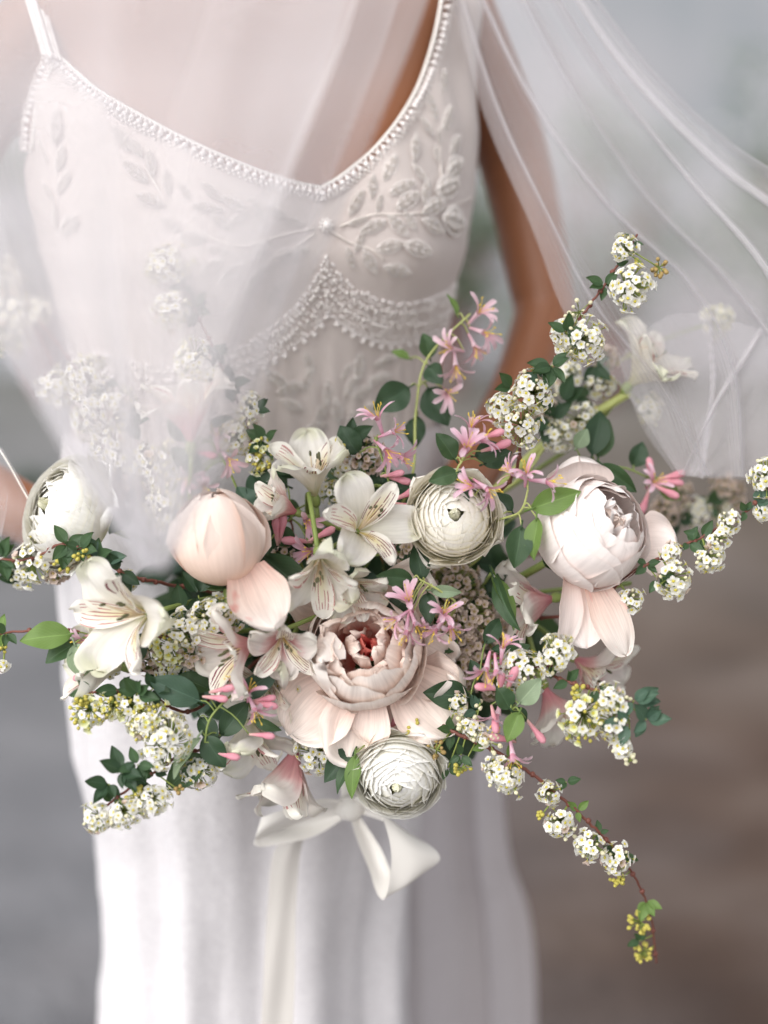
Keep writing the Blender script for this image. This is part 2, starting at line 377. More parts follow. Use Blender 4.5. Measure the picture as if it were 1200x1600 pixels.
# ------------------------------------------------------------------ ground and what stands far behind
def ground_mat():
    m, n, out = mat('ground_earth_and_gravel'); tc = N(n, 'ShaderNodeTexCoord')
    sp = N(n, 'ShaderNodeSeparateXYZ'); L(n, tc.outputs['Object'], sp.inputs[0])
    n1 = N(n, 'ShaderNodeTexNoise', Scale=1.1, Detail=5.); L(n, tc.outputs['Object'], n1.inputs['Vector'])
    n2 = N(n, 'ShaderNodeTexNoise', Scale=30., Detail=4.); L(n, tc.outputs['Object'], n2.inputs['Vector'])
    e = math_(n, 'ADD', sp.outputs[0], math_(n, 'MULTIPLY', math_(n, 'SUBTRACT', n1.outputs[0], .5), 1.6))
    side = N(n, 'ShaderNodeMapRange'); L(n, e, side.inputs[0]); side.inputs[1].default_value = -.5; side.inputs[2].default_value = .55
    n3 = N(n, 'ShaderNodeTexNoise', Scale=3.2, Detail=3.); L(n, tc.outputs['Object'], n3.inputs['Vector'])
    brown = ramp(n, [(.32, (.088, .060, .048)), (.5, (.132, .095, .078)), (.7, (.18, .14, .12))]); L(n, n3.outputs[0], brown.inputs[0])
    grey = ramp(n, [(.3, (.17, .175, .19)), (.5, (.215, .22, .237)), (.7, (.25, .255, .275))]); L(n, n3.outputs[0], grey.inputs[0])
    near = mixc(n, side.outputs[0], grey.outputs[0], brown.outputs[0])
    fy = math_(n, 'ADD', sp.outputs[1], math_(n, 'MULTIPLY', n1.outputs[0], 5.0))
    far = N(n, 'ShaderNodeMapRange'); L(n, fy, far.inputs[0]); far.inputs[1].default_value = 5.5; far.inputs[2].default_value = 15.
    fc = ramp(n, [(.35, (.20, .22, .19)), (.6, (.30, .30, .29))]); L(n, n1.outputs[0], fc.inputs[0])
    c = mixc(n, far.outputs[0], near, fc.outputs[0])
    c = mixc(n, .35, c, mixc(n, n2.outputs[0], (.06, .05, .045), (.36, .32, .30)), 'OVERLAY')
    soft(n, out, c, rough=.9, trans=0., spec=.15, bump=n2.outputs[0], bstr=.6, bdist=.02)
    return m
g = MB(); g.grid(40, 40, lambda u, v: ((u - .5) * 120, -20 + v * 120, .03 * noise.noise(Vector((u * 60, v * 60, 0)))))
tag(g.build('ground', ground_mat()), kind='structure')
def wall_mat():
    m, n, out = mat('weathered_plaster'); tc = N(n, 'ShaderNodeTexCoord')
    n1 = N(n, 'ShaderNodeTexNoise', Scale=.8, Detail=6.); L(n, tc.outputs['Object'], n1.inputs['Vector'])
    r = ramp(n, [(.3, (.22, .24, .26)), (.5, (.30, .30, .32)), (.7, (.36, .34, .36))]); L(n, n1.outputs[0], r.inputs[0])
    soft(n, out, r.outputs[0], rough=.9, trans=0., spec=.1, bump=n1.outputs[0], bstr=.4, bdist=.02)
    return m
mb = MB()
def boxm(mb, a, b):
    x0, y0, z0 = a; x1, y1, z1 = b; k = len(mb.v)
    for p in ((x0, y0, z0), (x1, y0, z0), (x1, y1, z0), (x0, y1, z0), (x0, y0, z1), (x1, y0, z1), (x1, y1, z1), (x0, y1, z1)):
        mb.v.append(Vector(p)); mb.uv.append((p[0], p[2]))
    for f in ((0, 1, 5, 4), (1, 2, 6, 5), (2, 3, 7, 6), (3, 0, 4, 7), (4, 5, 6, 7), (3, 2, 1, 0)):
        mb.f.append(tuple(k + i for i in f)); mb.m.append(0)
wl = thing('garden_wall', 'pale grey blue plastered wall far behind the bride', 'wall', (0, 10, 0))
boxm(mb, (-9, -.2, -.1), (9, .2, 3.2)); mb.build('wall_face', wall_mat(), wl, Matrix.Translation((0, 10, 0)), False)
mb = MB(); boxm(mb, (-9.05, -.28, 3.2), (9.05, .28, 3.3)); mb.build('coping', plain('coping_stone', (.38, .37, .37), .9, 0, .1, .2, 8.), wl, Matrix.Translation((0, 10, 0)), False)
M['sage'] = leaf_mat('shrub_leaf_sage', (.10, .15, .11), (.17, .22, .17), (.2, .25, .2), .2, .7)
M['shrubgreen'] = leaf_mat('shrub_leaf_green', (.06, .11, .05), (.11, .17, .09), (.15, .2, .12), .2, .7)
def shrub(x, y, rx, h, m, fl, label, seed):
    rnd = random.Random(seed)
    t = thing('garden_shrub', label, 'shrub', (x, y, 0), 'blurred shrubs along the garden wall')
    T = Matrix.Translation((x, y, 0))
    mb = MB()
    for k in range(7):
        a = rnd.uniform(0, 2 * PI); q = Vector((math.cos(a) * rx * .5, math.sin(a) * rx * .4, h * rnd.uniform(.55, .8)))
        mb.tube(curve([(0, 0, -.03), q * .45 + Vector((0, 0, .1)), q], 6), [.03 * (1 - .1 * i) for i in range(7)], 6)
    mb.build('trunk', M['twig'], t, T)
    mb = MB(); fb = MB()
    cl = [(Vector((rnd.gauss(0, .38) * rx, rnd.gauss(0, .3) * rx, h * rnd.uniform(.3, .88))), rnd.uniform(.2, .36) * rx) for _ in range(16)]
    for k in range(1300):
        c, r = rnd.choice(cl)
        p = c + Vector((rnd.gauss(0, 1), rnd.gauss(0, 1), rnd.gauss(0, 1))).normalized() * r * rnd.uniform(.5, 1.05)
        if p.z < .05: continue
        R = Matrix.Rotation(rnd.uniform(0, 6.28), 3, 'Z') @ Matrix.Rotation(rnd.uniform(-1, 1), 3, 'X')
        tgt, s = (fb, .035) if rnd.random() < fl else (mb, .05)
        b = len(tgt.v)
        for q in ((0, 0, 0), (.5, .5, .08), (0, 1.2, 0), (-.5, .5, .08)):
            tgt.v.append(p + R @ (Vector(q) * s)); tgt.uv.append((q[0] + .5, q[1] / 1.2))
        tgt.f.append((b, b + 1, b + 2, b + 3)); tgt.m.append(0)
    o = mb.build('crown', m, t, T); o['kind'] = 'stuff'
    if fb.f: o = fb.build('blossom', M['white'], t, T); o['kind'] = 'stuff'
shrub(1.15, 8.6, .62, 1.55, M['sage'], .10, 'low sage green shrub with white blossom at the wall foot', 1)
shrub(2.35, 9.0, .55, 1.3, M['shrubgreen'], .04, 'rounded mid green shrub at the wall foot beyond the veil', 2)
shrub(2.0, 7.2, .8, 1.75, M['sage'], .22, 'tall pale sage bush with clouds of white blossom behind the veil', 8)
shrub(.35, 8.9, .5, 1.2, M['shrubgreen'], .12, 'blossoming green shrub behind the bride arm', 3)
shrub(-1.75, 8.8, .6, 1.4, M['sage'], .2, 'sage shrub with dense white blossom behind the left veil', 4)
shrub(-1.15, 5.2, .16, .22, M['leaf_d'], 0, 'tiny dark green tuft on the grey gravel', 5)

# ------------------------------------------------------------------ the bride
YB = 1.50; PHI = rad(24)
LAT = Vector((math.cos(PHI), math.sin(PHI), 0)); FRO = Vector((math.sin(PHI), -math.cos(PHI), 0))
def plane_pt(x, y):
    d = FW + RT * ((x - 600) / FPX) - UP * ((y - 800) / FPX)
    t = YB / d.y
    return CP + d * t
rows = []     # z, cx, a, b
for py, xl, xr, k in ((100, 58, 742, .60), (200, 48, 752, .64), (300, 58, 742, .68), (380, 75, 728, .70), (460, 98, 706, .70), (560, 122, 686, .70), (650, 128, 676, .70),
                      (800, 112, 690, .70), (1000, 132, 690, .72), (1150, 148, 668, .72), (1300, 184, 628, .74), (1450, 194, 600, .78), (1600, 190, 596, .82)):
    A = plane_pt(xl, py); B = plane_pt(xr, py)
    h = (B.x - A.x) / 2 * .955
    a = h / math.sqrt(math.cos(PHI) ** 2 + (k * math.sin(PHI)) ** 2)
    rows.append((A.z, (A.x + B.x) / 2, a, a * k))
top = rows[0]
rows = [(1.53, top[1] + .02, .052, .056), (1.455, top[1] + .015, .062, .062), (1.435, top[1] + .01, .10, .075), (1.405, top[1] + .005, .175, .09), (1.37, top[1], .203, .108)] + rows
zl = rows[-1][0]
rows += [(.2, rows[-1][1] + .005, rows[-1][2] * 1.12, rows[-1][3] * 1.15), (.0, rows[-1][1] + .01, rows[-1][2] * 1.3, rows[-1][3] * 1.35)]
TAB = sorted(rows)
ZB = plane_pt(500, 375).z
EX = 2 / 2.25
def bust(lat, z):
    s = 0
    for sg in (-1, 1):
        s += math.exp(-((lat - sg * .085) / .062) ** 2 - ((z - ZB) / (.062 if z < ZB else .085)) ** 2)
    return .034 * s
def torso(th, z, off=0.0, clothed=False):
    cx, a, b = interp(TAB, z)
    s, c = math.sin(th), math.cos(th)
    lat = (a + off) * math.copysign(abs(s) ** EX, s); fr = (b + off) * math.copysign(abs(c) ** EX, c)
    if c > 0: fr += bust(lat, z) * min(1, c * 2)
    return Vector((cx, YB, z)) + LAT * lat + FRO * fr
def grid_obj_bvh(off, z0, z1):
    vs_, fs = [], []; nu, nv = 160, 160
    for j in range(nv + 1):
        for i in range(nu + 1):
            vs_.append(torso(-PI + 2 * PI * i / nu, z0 + (z1 - z0) * j / nv, off))
    for j in range(nv):
        for i in range(nu):
            a = j * (nu + 1) + i; fs.append((a, a + 1, a + nu + 2, a + nu + 1))
    return BVHTree.FromPolygons(vs_, fs)
OFF = .006
BV = grid_obj_bvh(OFF, .3, 1.5)
def hit(x, y):
    for k in range(60):
        xx = x + (398 - x) * k * .004
        d = (FW + RT * ((xx - 600) / FPX) - UP * ((y - 800) / FPX)).normalized()
        h = BV.ray_cast(CP, d)
        if h[0] is not None:
            n_ = h[1] if h[1].dot(d) < 0 else -h[1]
            return h[0], n_
    raise RuntimeError('miss %s %s' % (x, y))
def th_of(p):
    cx, a, b = interp(TAB, p.z); r = p - Vector((cx, YB, p.z)); lat = r.dot(LAT) / (a + OFF); fr = r.dot(FRO)
    s = max(-1, min(1, math.copysign(min(1, abs(lat)) ** (1 / EX), lat)))
    t = math.asin(s)
    return t if fr >= 0 else (PI - t if t > 0 else -PI - t)

person = thing('person', 'bride in a beaded ivory gown holding the bouquet at her waist', 'person', (interp(TAB, 1.)[0], YB, 0))
PT = WM[person]
# body: torso, neck, head, arms, hands fused into one skin
bm = MB()
bm.grid(64, 90, lambda u, v: torso(-PI + 2 * PI * u, .60 + (1.53 - .60) * v, 0))
nb_ = len(bm.v)
def cap_ring(mb, z, n=64):
    c = len(mb.v); mb.v.append(torso(0, z) * .5 + torso(PI, z) * .5); mb.uv.append((0, 0))
    r = []
    for i in range(n): mb.v.append(torso(-PI + 2 * PI * i / n, z)); mb.uv.append((0, 0)); r.append(len(mb.v) - 1)
    for i in range(n): mb.f.append((c, r[i], r[(i + 1) % n])); mb.m.append(0)
cap_ring(bm, .60); cap_ring(bm, 1.53)
hx = interp(TAB, 1.5)[0]
HEADC = Vector((hx, YB, 1.645)) + FRO * .02
RH = Matrix((LAT, FRO, Vector((0, 0, 1)))).transposed()
bm.ball(HEADC, (.072, .09, .112), 28, 20, 0, RH)
bm.tube(curve([Vector((hx, YB, 1.44)), Vector((hx, YB, 1.54)) + FRO * .005, HEADC], 8), .052, 20)
bm.ball(HEADC + FRO * .088 + Vector((0, 0, -.012)), (.012, .018, .024), 12, 8, 0, RH)       # nose
bm.ball(HEADC + FRO * .075 + Vector((0, 0, -.055)), (.024, .016, .012), 12, 8, 0, RH)       # mouth
for s_ in (-1, 1): bm.ball(HEADC + LAT * .072 * s_ + Vector((0, 0, -.012)), (.008, .018, .028), 10, 8, 0, RH)
GRIP = P(505, 960, 1.415)
def arm(sh, up, el, fo, wr):
    pts = curve([sh, up, el], 10) + curve([el, fo, wr], 10)[1:]
    rs = [.040 - .011 * k / 10 for k in range(11)] + [.029 - .007 * (k / 10) ** 1.2 for k in range(1, 11)]
    bm.tube(pts, rs, 20)
def hand(wr, gr, side):
    ax = (gr - wr).normalized(); nrm = FW; sd = ax.cross(nrm).normalized()
    palm = wr + ax * .05
    bm.ball(palm, (.038, .014, .048), 16, 10, 0, Matrix((sd, nrm, ax)).transposed())
    for k in range(4):
        o = (k - 1.5) * .019; b = palm + ax * .035 + sd * o; ln = (.062, .072, .068, .054)[k]
        bm.tube(curve([b - ax * .01, b + ax * ln * .4 - nrm * .004, b + ax * ln * .75 - nrm * .022, b + ax * ln * .7 - nrm * .042], 8), [.009, .009, .0088, .0085, .0082, .008, .0078, .0072, .006], 10)
    b = palm - ax * .02 + sd * .032 * side
    bm.tube(curve([b - sd * side * .012, b + ax * .02 + sd * side * .012 - nrm * .01, b + ax * .045 + sd * side * .006 - nrm * .028], 6), [.011, .0115, .011, .0105, .01, .009, .007], 10)
shR = torso(rad(72), 1.375) - LAT * .02 - FRO * .02; shL = torso(rad(-72), 1.375) + LAT * .035 - FRO * .02
elR = P(852, 488, 1.60); wrR = P(700, 800, 1.47)
arm(shR, P(800, 240, 1.60), elR, P(805, 620, 1.555), wrR); hand(wrR, P(560, 930, 1.43), 1)
elL = P(-110, 715, 1.45); wrL = P(220, 880, 1.43)
arm(shL, P(-75, 260, 1.42), elL, P(35, 800, 1.44), wrL); hand(wrL, P(430, 950, 1.43), -1)
tmp = bm.build('tmp_body', M['skin'])
rm = tmp.modifiers.new('r', 'REMESH'); rm.mode = 'VOXEL'; rm.voxel_size = .0055; rm.use_smooth_shade = True
sm = tmp.modifiers.new('s', 'SMOOTH'); sm.factor = .5; sm.iterations = 8
bpy.context.view_layer.update()
me = bpy.data.meshes.new_from_object(tmp.evaluated_get(bpy.context.evaluated_depsgraph_get()))
bpy.data.objects.remove(tmp)
me.name = 'body'; me.materials.clear(); me.materials.append(M['skin'])
me.polygons.foreach_set('use_smooth', [True] * len(me.polygons))
me.transform(PT.inverted())
link('body', me, person, PT.copy())
hb = MB()
hb.ball(HEADC - FRO * .018 + Vector((0, 0, .018)), (.082, .094, .112), 28, 18, 0, RH)
hb.ball(HEADC - FRO * .105 + Vector((0, 0, -.03)), (.055, .05, .05), 20, 12, 0, RH)
world_part(hb, 'hair', M['hair'], person)

# bodice: cloth following the torso up to the neckline
NECK = [(42, 236), (47, 190), (60, 138), (80, 88), (112, 118), (150, 150), (200, 180), (260, 213), (330, 247), (400, 276), (460, 295), (503, 303), (540, 282), (590, 240), (630, 192), (660, 140), (681, 80), (694, 25), (704, -40), (722, -45), (738, 60), (750, 190)]
nk = []
for (x, y) in NECK:
    p, n_ = hit(x, y); nk.append((th_of(p), p.z))
nk2 = [nk[0]]
for q in nk[1:]:
    nk2.append((max(q[0], nk2[-1][0] + 1e-3), q[1]))
zs_l = nk2[0][1] - .02; zs_r = nk2[-1][1] - .02
def neck_z(th):
    if th <= nk2[0][0]: f = min(1, (nk2[0][0] - th) / .7); return nk2[0][1] + (zs_l - .05 - nk2[0][1]) * f
    if th >= nk2[-1][0]: f = min(1, (th - nk2[-1][0]) / .7); return nk2[-1][1] + (zs_l - .05 - nk2[-1][1]) * f
    for a, b in zip(nk2, nk2[1:]):
        if th <= b[0]: return a[1] + (b[1] - a[1]) * (th - a[0]) / (b[0] - a[0])
ZW = plane_pt(500, 690).z
thetas = sorted(set([-PI + 2 * PI * i / 240 for i in range(241)] + [q[0] for q in nk2]))
bo = MB(); NV = 70
def wrinkle(th, z):
    lo = max(0., min(1., (plane_pt(500, 500).z - z) / .05))
    r = .0016 * lo * math.sin(th * 62 + 2 * math.sin(z * 30))
    up = max(0., min(1., (z - ZB) / .12))
    r += .0022 * up * math.sin(th * 16 + z * 8) * (1 if abs(th) < 1.6 else 0)
    return r + .0012 * noise.noise(Vector((th * 9, z * 20, 1)))
for j in range(NV + 1):
    for th in thetas:
        z = ZW + (neck_z(th) - ZW) * j / NV
        bo.v.append(torso(th, z, OFF + wrinkle(th, z))); bo.uv.append(((th + PI) / 2 / PI, j / NV))
m_ = len(thetas)
for j in range(NV):
    for i in range(m_ - 1):
        a = j * m_ + i; bo.f.append((a, a + 1, a + m_ + 1, a + m_)); bo.m.append(0)
bodice = world_part(bo, 'bodice', M['bodice'], person)
bodice['label'] = 'ivory beaded bodice with pearl edged neckline'
# skirt: cloth from the waist to the ground with soft vertical folds
sk = MB()
def skirt_pt(u, v):
    th = -PI + 2 * PI * u; z = ZW + .015 + (.02 - ZW - .015) * v
    dn = max(0, (1.0 - z)); f = min(1, dn / .55)
    amp = .002 + .012 * f
    w_ = math.sin(th * 9 + 1.2 * math.sin(z * 4)) * .6 + math.sin(th * 17 + 2 * z) * .3 + .5 * noise.noise(Vector((th * 3, z * 2.5, 4)))
    return torso(th, z, .010 + amp * .7 + amp * w_ + .0015 * noise.noise(Vector((th * 25, z * 40, 2))))
sk.grid(220, 80, skirt_pt)
skirt = world_part(sk, 'skirt', M['skirt'], person)
skirt['label'] = 'white gown skirt falling in soft folds'
# lighter chiffon train trailing to the side behind the skirt
def rails_pt(rails, s, t):
    cols = [crom(r, t) for r in rails]
    return crom(cols, s)
def sheet(mb, rails, ns, nt_, folds=(), amp=.01, pleat=.02, ph=0., env=None):
    R = [[P(*q) for q in r] for r in rails]
    wid = (R[0][0] - R[-1][0]).length + (R[0][-1] - R[-1][-1]).length; wid = max(.2, wid / 2)
    ln = sum((a - b).length for a, b in zip(R[len(R) // 2], R[len(R) // 2][1:]))
    b = len(mb.v)
    for j in range(nt_ + 1):
        t = j / nt_
        for i in range(ns + 1):
            s = i / ns; e = 1 if env is None else env(s, t)
            ds = 0.; dz = 0.
            for (si, wi, dr) in folds:      # each fold doubles the cloth back over itself near its own line
                c_ = si + dr * (t - .5) + .02 * math.sin(5 * t + si * 20); q_ = (s - c_) / wi; g_ = math.exp(-q_ * q_)
                ds += -pleat * wi * q_ * g_ * (.6 + .4 * math.sin(3 * t + si * 9)); dz += amp * g_
            s2 = min(1, max(0, s + e * ds * min(1, 6 * s * (1 - s) + .1)))
            p = rails_pt(R, s2, t)
            p = p - FW * (e * dz + .8 * amp * noise.noise(Vector((s * 4, t * 2, ph + 3))) + .25 * amp * noise.noise(Vector((s * 14, t * 3, ph))))
            mb.v.append(p); mb.uv.append((s * wid, t * ln))
    for j in range(nt_):
        for i in range(ns):
            a = b + j * (ns + 1) + i
            mb.f.append((a, a + 1, a + ns + 2, a + ns + 1)); mb.m.append(0)
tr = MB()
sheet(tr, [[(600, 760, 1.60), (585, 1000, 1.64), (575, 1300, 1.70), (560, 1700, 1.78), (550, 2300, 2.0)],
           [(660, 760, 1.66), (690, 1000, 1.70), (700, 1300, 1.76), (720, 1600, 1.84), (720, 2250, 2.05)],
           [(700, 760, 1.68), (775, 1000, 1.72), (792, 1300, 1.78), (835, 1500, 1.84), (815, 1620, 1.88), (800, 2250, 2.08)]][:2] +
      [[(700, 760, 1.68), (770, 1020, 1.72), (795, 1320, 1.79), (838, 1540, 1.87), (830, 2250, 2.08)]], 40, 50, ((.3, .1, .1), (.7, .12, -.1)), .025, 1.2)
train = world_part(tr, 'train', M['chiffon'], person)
train['label'] = 'sheer white chiffon train behind the skirt, coloured grey for shade'

# pearl trim, beads and embroidery on the bodice
def surf(th, z, off): return torso(th, z, OFF + off)
def on_px(x, y, off=.0):
    p, n_ = hit(x, y); return p + n_ * off, n_
def path_hits(pxs, step):
    pts = [on_px(*q) for q in pxs]
    P3 = [p for p, _ in pts]
    dense = []
    for a, b in zip(pxs, pxs[1:]):
        k = max(2, int(math.hypot(b[0] - a[0], b[1] - a[1]) / 4))
        for i in range(k): dense.append(on_px(a[0] + (b[0] - a[0]) * i / k, a[1] + (b[1] - a[1]) * i / k))
    dense.append(pts[-1])
    out = []; acc = 0; last = dense[0][0]; out.append(dense[0])
    for p, n_ in dense[1:]:
        acc += (p - last).length
        if acc >= step: out.append((p, n_)); acc = 0
        last = p
    return out
def smooth_px(pts, n=8):
    v = [Vector((a, b, 0)) for a, b in pts]
    return [(q.x, q.y) for q in curve(v, n * (len(pts) - 1))]
def shift(pts, d):
    out = []
    for i in range(len(pts)):
        a = pts[max(0, i - 1)]; b = pts[min(len(pts) - 1, i + 1)]
        dx, dy = b[0] - a[0], b[1] - a[1]; l_ = math.hypot(dx, dy) or 1
        out.append((pts[i][0] - dy / l_ * d, pts[i][1] + dx / l_ * d))
    return out
neckL = smooth_px([(80, 88), (112, 118), (150, 150), (200, 180), (260, 213), (330, 247), (400, 276), (460, 295), (503, 303)])
neckR = smooth_px([(503, 303), (540, 282), (590, 240), (630, 192), (660, 140), (681, 80), (694, 25), (704, -40)])
armL = smooth_px([(80, 88), (60, 138), (47, 190), (43, 236)])
strapL = smooth_px([(80, 88), (68, 50), (56, 10), (48, -40)])
def bead_rows(name, paths, label):
    mb = MB(); b2 = MB()
    for pth in paths:
        for off, r, st, tgt in ((0, .0025, .0052, mb), (-6.5, .0015, .0033, b2), (6.5, .0016, .0034, b2), (11, .0011, .003, b2)):
            for p, n_ in path_hits(shift(pth, off), st):
                tgt.ball(p + n_ * r * .8 + Vector((random.gauss(0, .0002), 0, random.gauss(0, .0002))), r, 8, 6)
    o = world_part(mb, name, M['pearl'], bodice); o['kind'] = 'stuff'; o['label'] = label
    o2 = world_part(b2, 'seed_beads', M['bead'], bodice); o2['kind'] = 'stuff'
    mb = MB()
    for pth in paths:
        pp = [p + n_ * .001 for p, n_ in path_hits(shift(pth, -10), .004)]
        mb.tube(pp, .0014, 6)
    world_part(mb, 'edge_piping', M['satin'], bodice)
bead_rows('pearl_trim', [neckL, neckR, armL], 'rows of small pearls edging the neckline')
p0 = hit(80, 88)[0]; d0 = (p0 - CP).dot(FW) - .012
mb = MB(); b2 = MB()
sp_ = curve([P(80, 88, d0), P(67, 45, d0 + .002), P(55, 5, d0 + .008), P(42, -45, d0 + .02), P(30, -110, d0 + .05)], 44)
for i_, q in enumerate(sp_):
    mb.ball(q - FW * .002, .0026, 8, 6)
    for sg in (-1, 1):
        for h_ in (0, .5):
            qq = q.lerp(sp_[min(i_ + 1, len(sp_) - 1)], h_)
            b2.ball(qq + RT * sg * .0042 - UP * sg * .001, .0016, 6, 5); b2.ball(qq + RT * sg * .0068 - UP * sg * .002 + FW * .001, .0013, 6, 5)
mb.tube([q + FW * .003 for q in sp_], .0022, 8)
o = world_part(mb, 'shoulder_strap', M['pearl'], bodice); o['label'] = 'narrow shoulder strap covered in pearls'
o = world_part(b2, 'seed_beads', M['bead'], bodice); o['kind'] = 'stuff'
# embroidered leaves
el_me = []
for k in range(3):
    mb = MB()
    def wd(y, k=k): return .19 * math.sin(PI * min(1, y * .97 + .015)) ** (.75 + .15 * k)
    for sd_ in (-1, 1):
        for q in range(17):
            y = .02 + .95 * q / 16; mb.ball((sd_ * wd(y), y - .5, .012), (.026, .030, .022), 6, 4, 1)
        for q in range(9):
            y = .08 + .74 * q / 8; e = Vector((sd_ * wd(min(.98, y + .10)) * .86, y + .10 - .5, .012)); a_ = Vector((sd_ * .012, y - .5, .03))
            mb.tube([a_, (a_ + e) / 2 + Vector((0, 0, .014)), e], [.018, .026, .018], 5, 0 if (q + k) % 3 else 1)
    mb.tube([(0, -.5, .01), (0, 0, .03), (0, .42, .01)], .013, 5, 0)
    el_me.append(mb.mesh('embroidered_leaf', [M['thread'], M['bead']]))
def emb_leaf(x, y, ln, ang, lift=.0):
    dx, dy = math.cos(rad(ang)) * ln / 2, -math.sin(rad(ang)) * ln / 2
    try: a, na = on_px(x - dx, y - dy); b, nb = on_px(x + dx, y + dy); c, nc = on_px(x, y)
    except RuntimeError: return
    ax = (b - a); l_ = ax.length
    if l_ > .06 or l_ < .004: return
    ax.normalize(); xx = ax.cross(nc).normalized(); zz = xx.cross(ax)
    R = Matrix((xx, ax, zz)).transposed().to_4x4()
    link('embroidered_leaf', random.choice(el_me), bodice, Matrix.Translation(c + nc * .0012) @ R @ Matrix.Diagonal((l_ * random.uniform(.85, 1.15), l_, l_, 1)))
RIGHT = [(690, 130, 45, 80), (674, 168, 45, 105), (697, 186, 42, 70), (666, 198, 38, 125), (647, 231, 45, 84), (709, 227, 34, 60), (708, 262, 36, 40), (609, 262, 46, 65), (655, 272, 44, 130), (628, 294, 46, 25), (664, 300, 42, 78),
         (582, 291, 40, 86), (556, 316, 46, 60), (636, 314, 46, 35), (592, 318, 30, 75), (697, 292, 40, 25), (722, 298, 34, 20), (676, 322, 42, 30), (583, 354, 46, 25), (622, 353, 46, -45), (676, 353, 42, -30), (707, 346, 36, -18),
         (562, 377, 36, 65), (609, 385, 46, 12), (652, 388, 46, -18), (547, 402, 36, -72), (578, 408, 46, -62), (621, 421, 46, -15), (640, 345, 34, -60), (560, 345, 34, 20), (680, 240, 30, 95), (684, 215, 26, 92)]
LEFT = [(88, 196, 60, 86), (95, 246, 42, 75), (70, 236, 44, 110), (100, 285, 40, 60), (78, 300, 40, 120), (88, 335, 40, 90), (110, 350, 36, 40), (190, 216, 50, 125), (214, 232, 36, 120), (212, 268, 52, 140), (236, 255, 44, 100),
        (262, 285, 44, 95), (235, 312, 50, 160), (290, 300, 36, 125), (330, 300, 46, 140), (325, 325, 54, 170), (365, 318, 46, 150), (268, 350, 40, 150), (300, 372, 46, 175), (345, 346, 40, 150), (372, 340, 30, 30), (340, 390, 36, 170),
        (400, 325, 40, 130), (430, 330, 44, 150), (405, 392, 36, 60), (360, 425, 50, 40), (400, 430, 55, 50), (440, 400, 50, 20), (425, 455, 44, 55), (330, 415, 44, 30), (465, 395, 36, 30), (455, 345, 36, 160)]
LOW = [(480, 592, 44, 70), (452, 606, 44, 20), (503, 640, 44, 60), (560, 572, 44, 85), (546, 604, 44, 60), (602, 563, 42, 20), (592, 592, 40, 10), (565, 612, 40, 30), (525, 642, 44, 100), (455, 632, 40, 160), (540, 580, 30, 60), (482, 568, 36, 110), (510, 612, 40, 85), (430, 590, 40, 150), (575, 640, 40, 30), (490, 668, 44, 20), (545, 660, 40, 70)]
for q in RIGHT + LEFT + LOW: emb_leaf(*q)
mb = MB()
for pl in ([(530, 354), (580, 336), (625, 335), (680, 330), (738, 309)], [(515, 360), (545, 378), (580, 390), (602, 408)], [(688, 278), (686, 230), (686, 175)], [(490, 356), (430, 370), (370, 385), (310, 360), (270, 330), (225, 255)], [(490, 365), (440, 400), (380, 440)]):
    mb.tube([p + n_ * .0008 for p, n_ in path_hits(smooth_px(pl), .004)], .0008, 6)
world_part(mb, 'embroidered_stem', M['thread'], bodice)
mb = MB(); p, n_ = on_px(509, 352); mb.ball(p + n_ * .002, .0038, 12, 8)
for k in range(9):
    a = 2 * PI * k / 9; p, n_ = on_px(509 + 9 * math.cos(a), 352 + 9 * math.sin(a)); mb.ball(p + n_ * .001, .0016, 8, 6)
world_part(mb, 'centre_jewel', M['bead'], bodice)
# scalloped band of beads under the bust
upR = smooth_px([(509, 402), (530, 430), (560, 454), (600, 470), (640, 474), (690, 460), (712, 444)])
loR = smooth_px([(512, 488), (540, 510), (578, 530), (612, 536), (650, 528), (690, 516), (704, 508)])
upL = smooth_px([(509, 402), (490, 440), (460, 480), (420, 514), (370, 545), (310, 565), (240, 570), (150, 550)])
loL = smooth_px([(512, 488), (494, 512), (470, 530), (440, 552), (395, 575), (320, 600), (240, 605), (155, 585)])
mb = MB(); tb = MB()
rnd = random.Random(3)
for up_, lo_ in ((upR, loR), (upL, loL)):
    n1 = min(len(up_), len(lo_))
    for row in range(9):
        f = row / 8
        pth = [(u_[0] + (l_[0] - u_[0]) * f, u_[1] + (l_[1] - u_[1]) * f) for u_, l_ in zip(up_, lo_)]
        big = row in (2, 5); edge = row in (0, 8)
        for p, n_ in path_hits(pth, .0040 if big else .0029):
            r = .0019 if big else (.0015 if edge else rnd.uniform(.0009, .0016))
            (mb if not edge else tb).ball(p + n_ * r * .6 + Vector((rnd.gauss(0, .0006), 0, rnd.gauss(0, .0006))), r * rnd.uniform(.85, 1.1), 8, 6)
    pth = [(l_[0], l_[1] + 7) for l_ in lo_]
    for p, n_ in path_hits(pth, .009): tb.ball(p + n_ * .001, .0022, 8, 6)
o = world_part(mb, 'beaded_band', M['bead'], bodice); o['kind'] = 'stuff'; o['label'] = 'scalloped band of glass beads under the bust'
o = world_part(tb, 'scallop_edge', M['pearl'], bodice); o['kind'] = 'stuff'

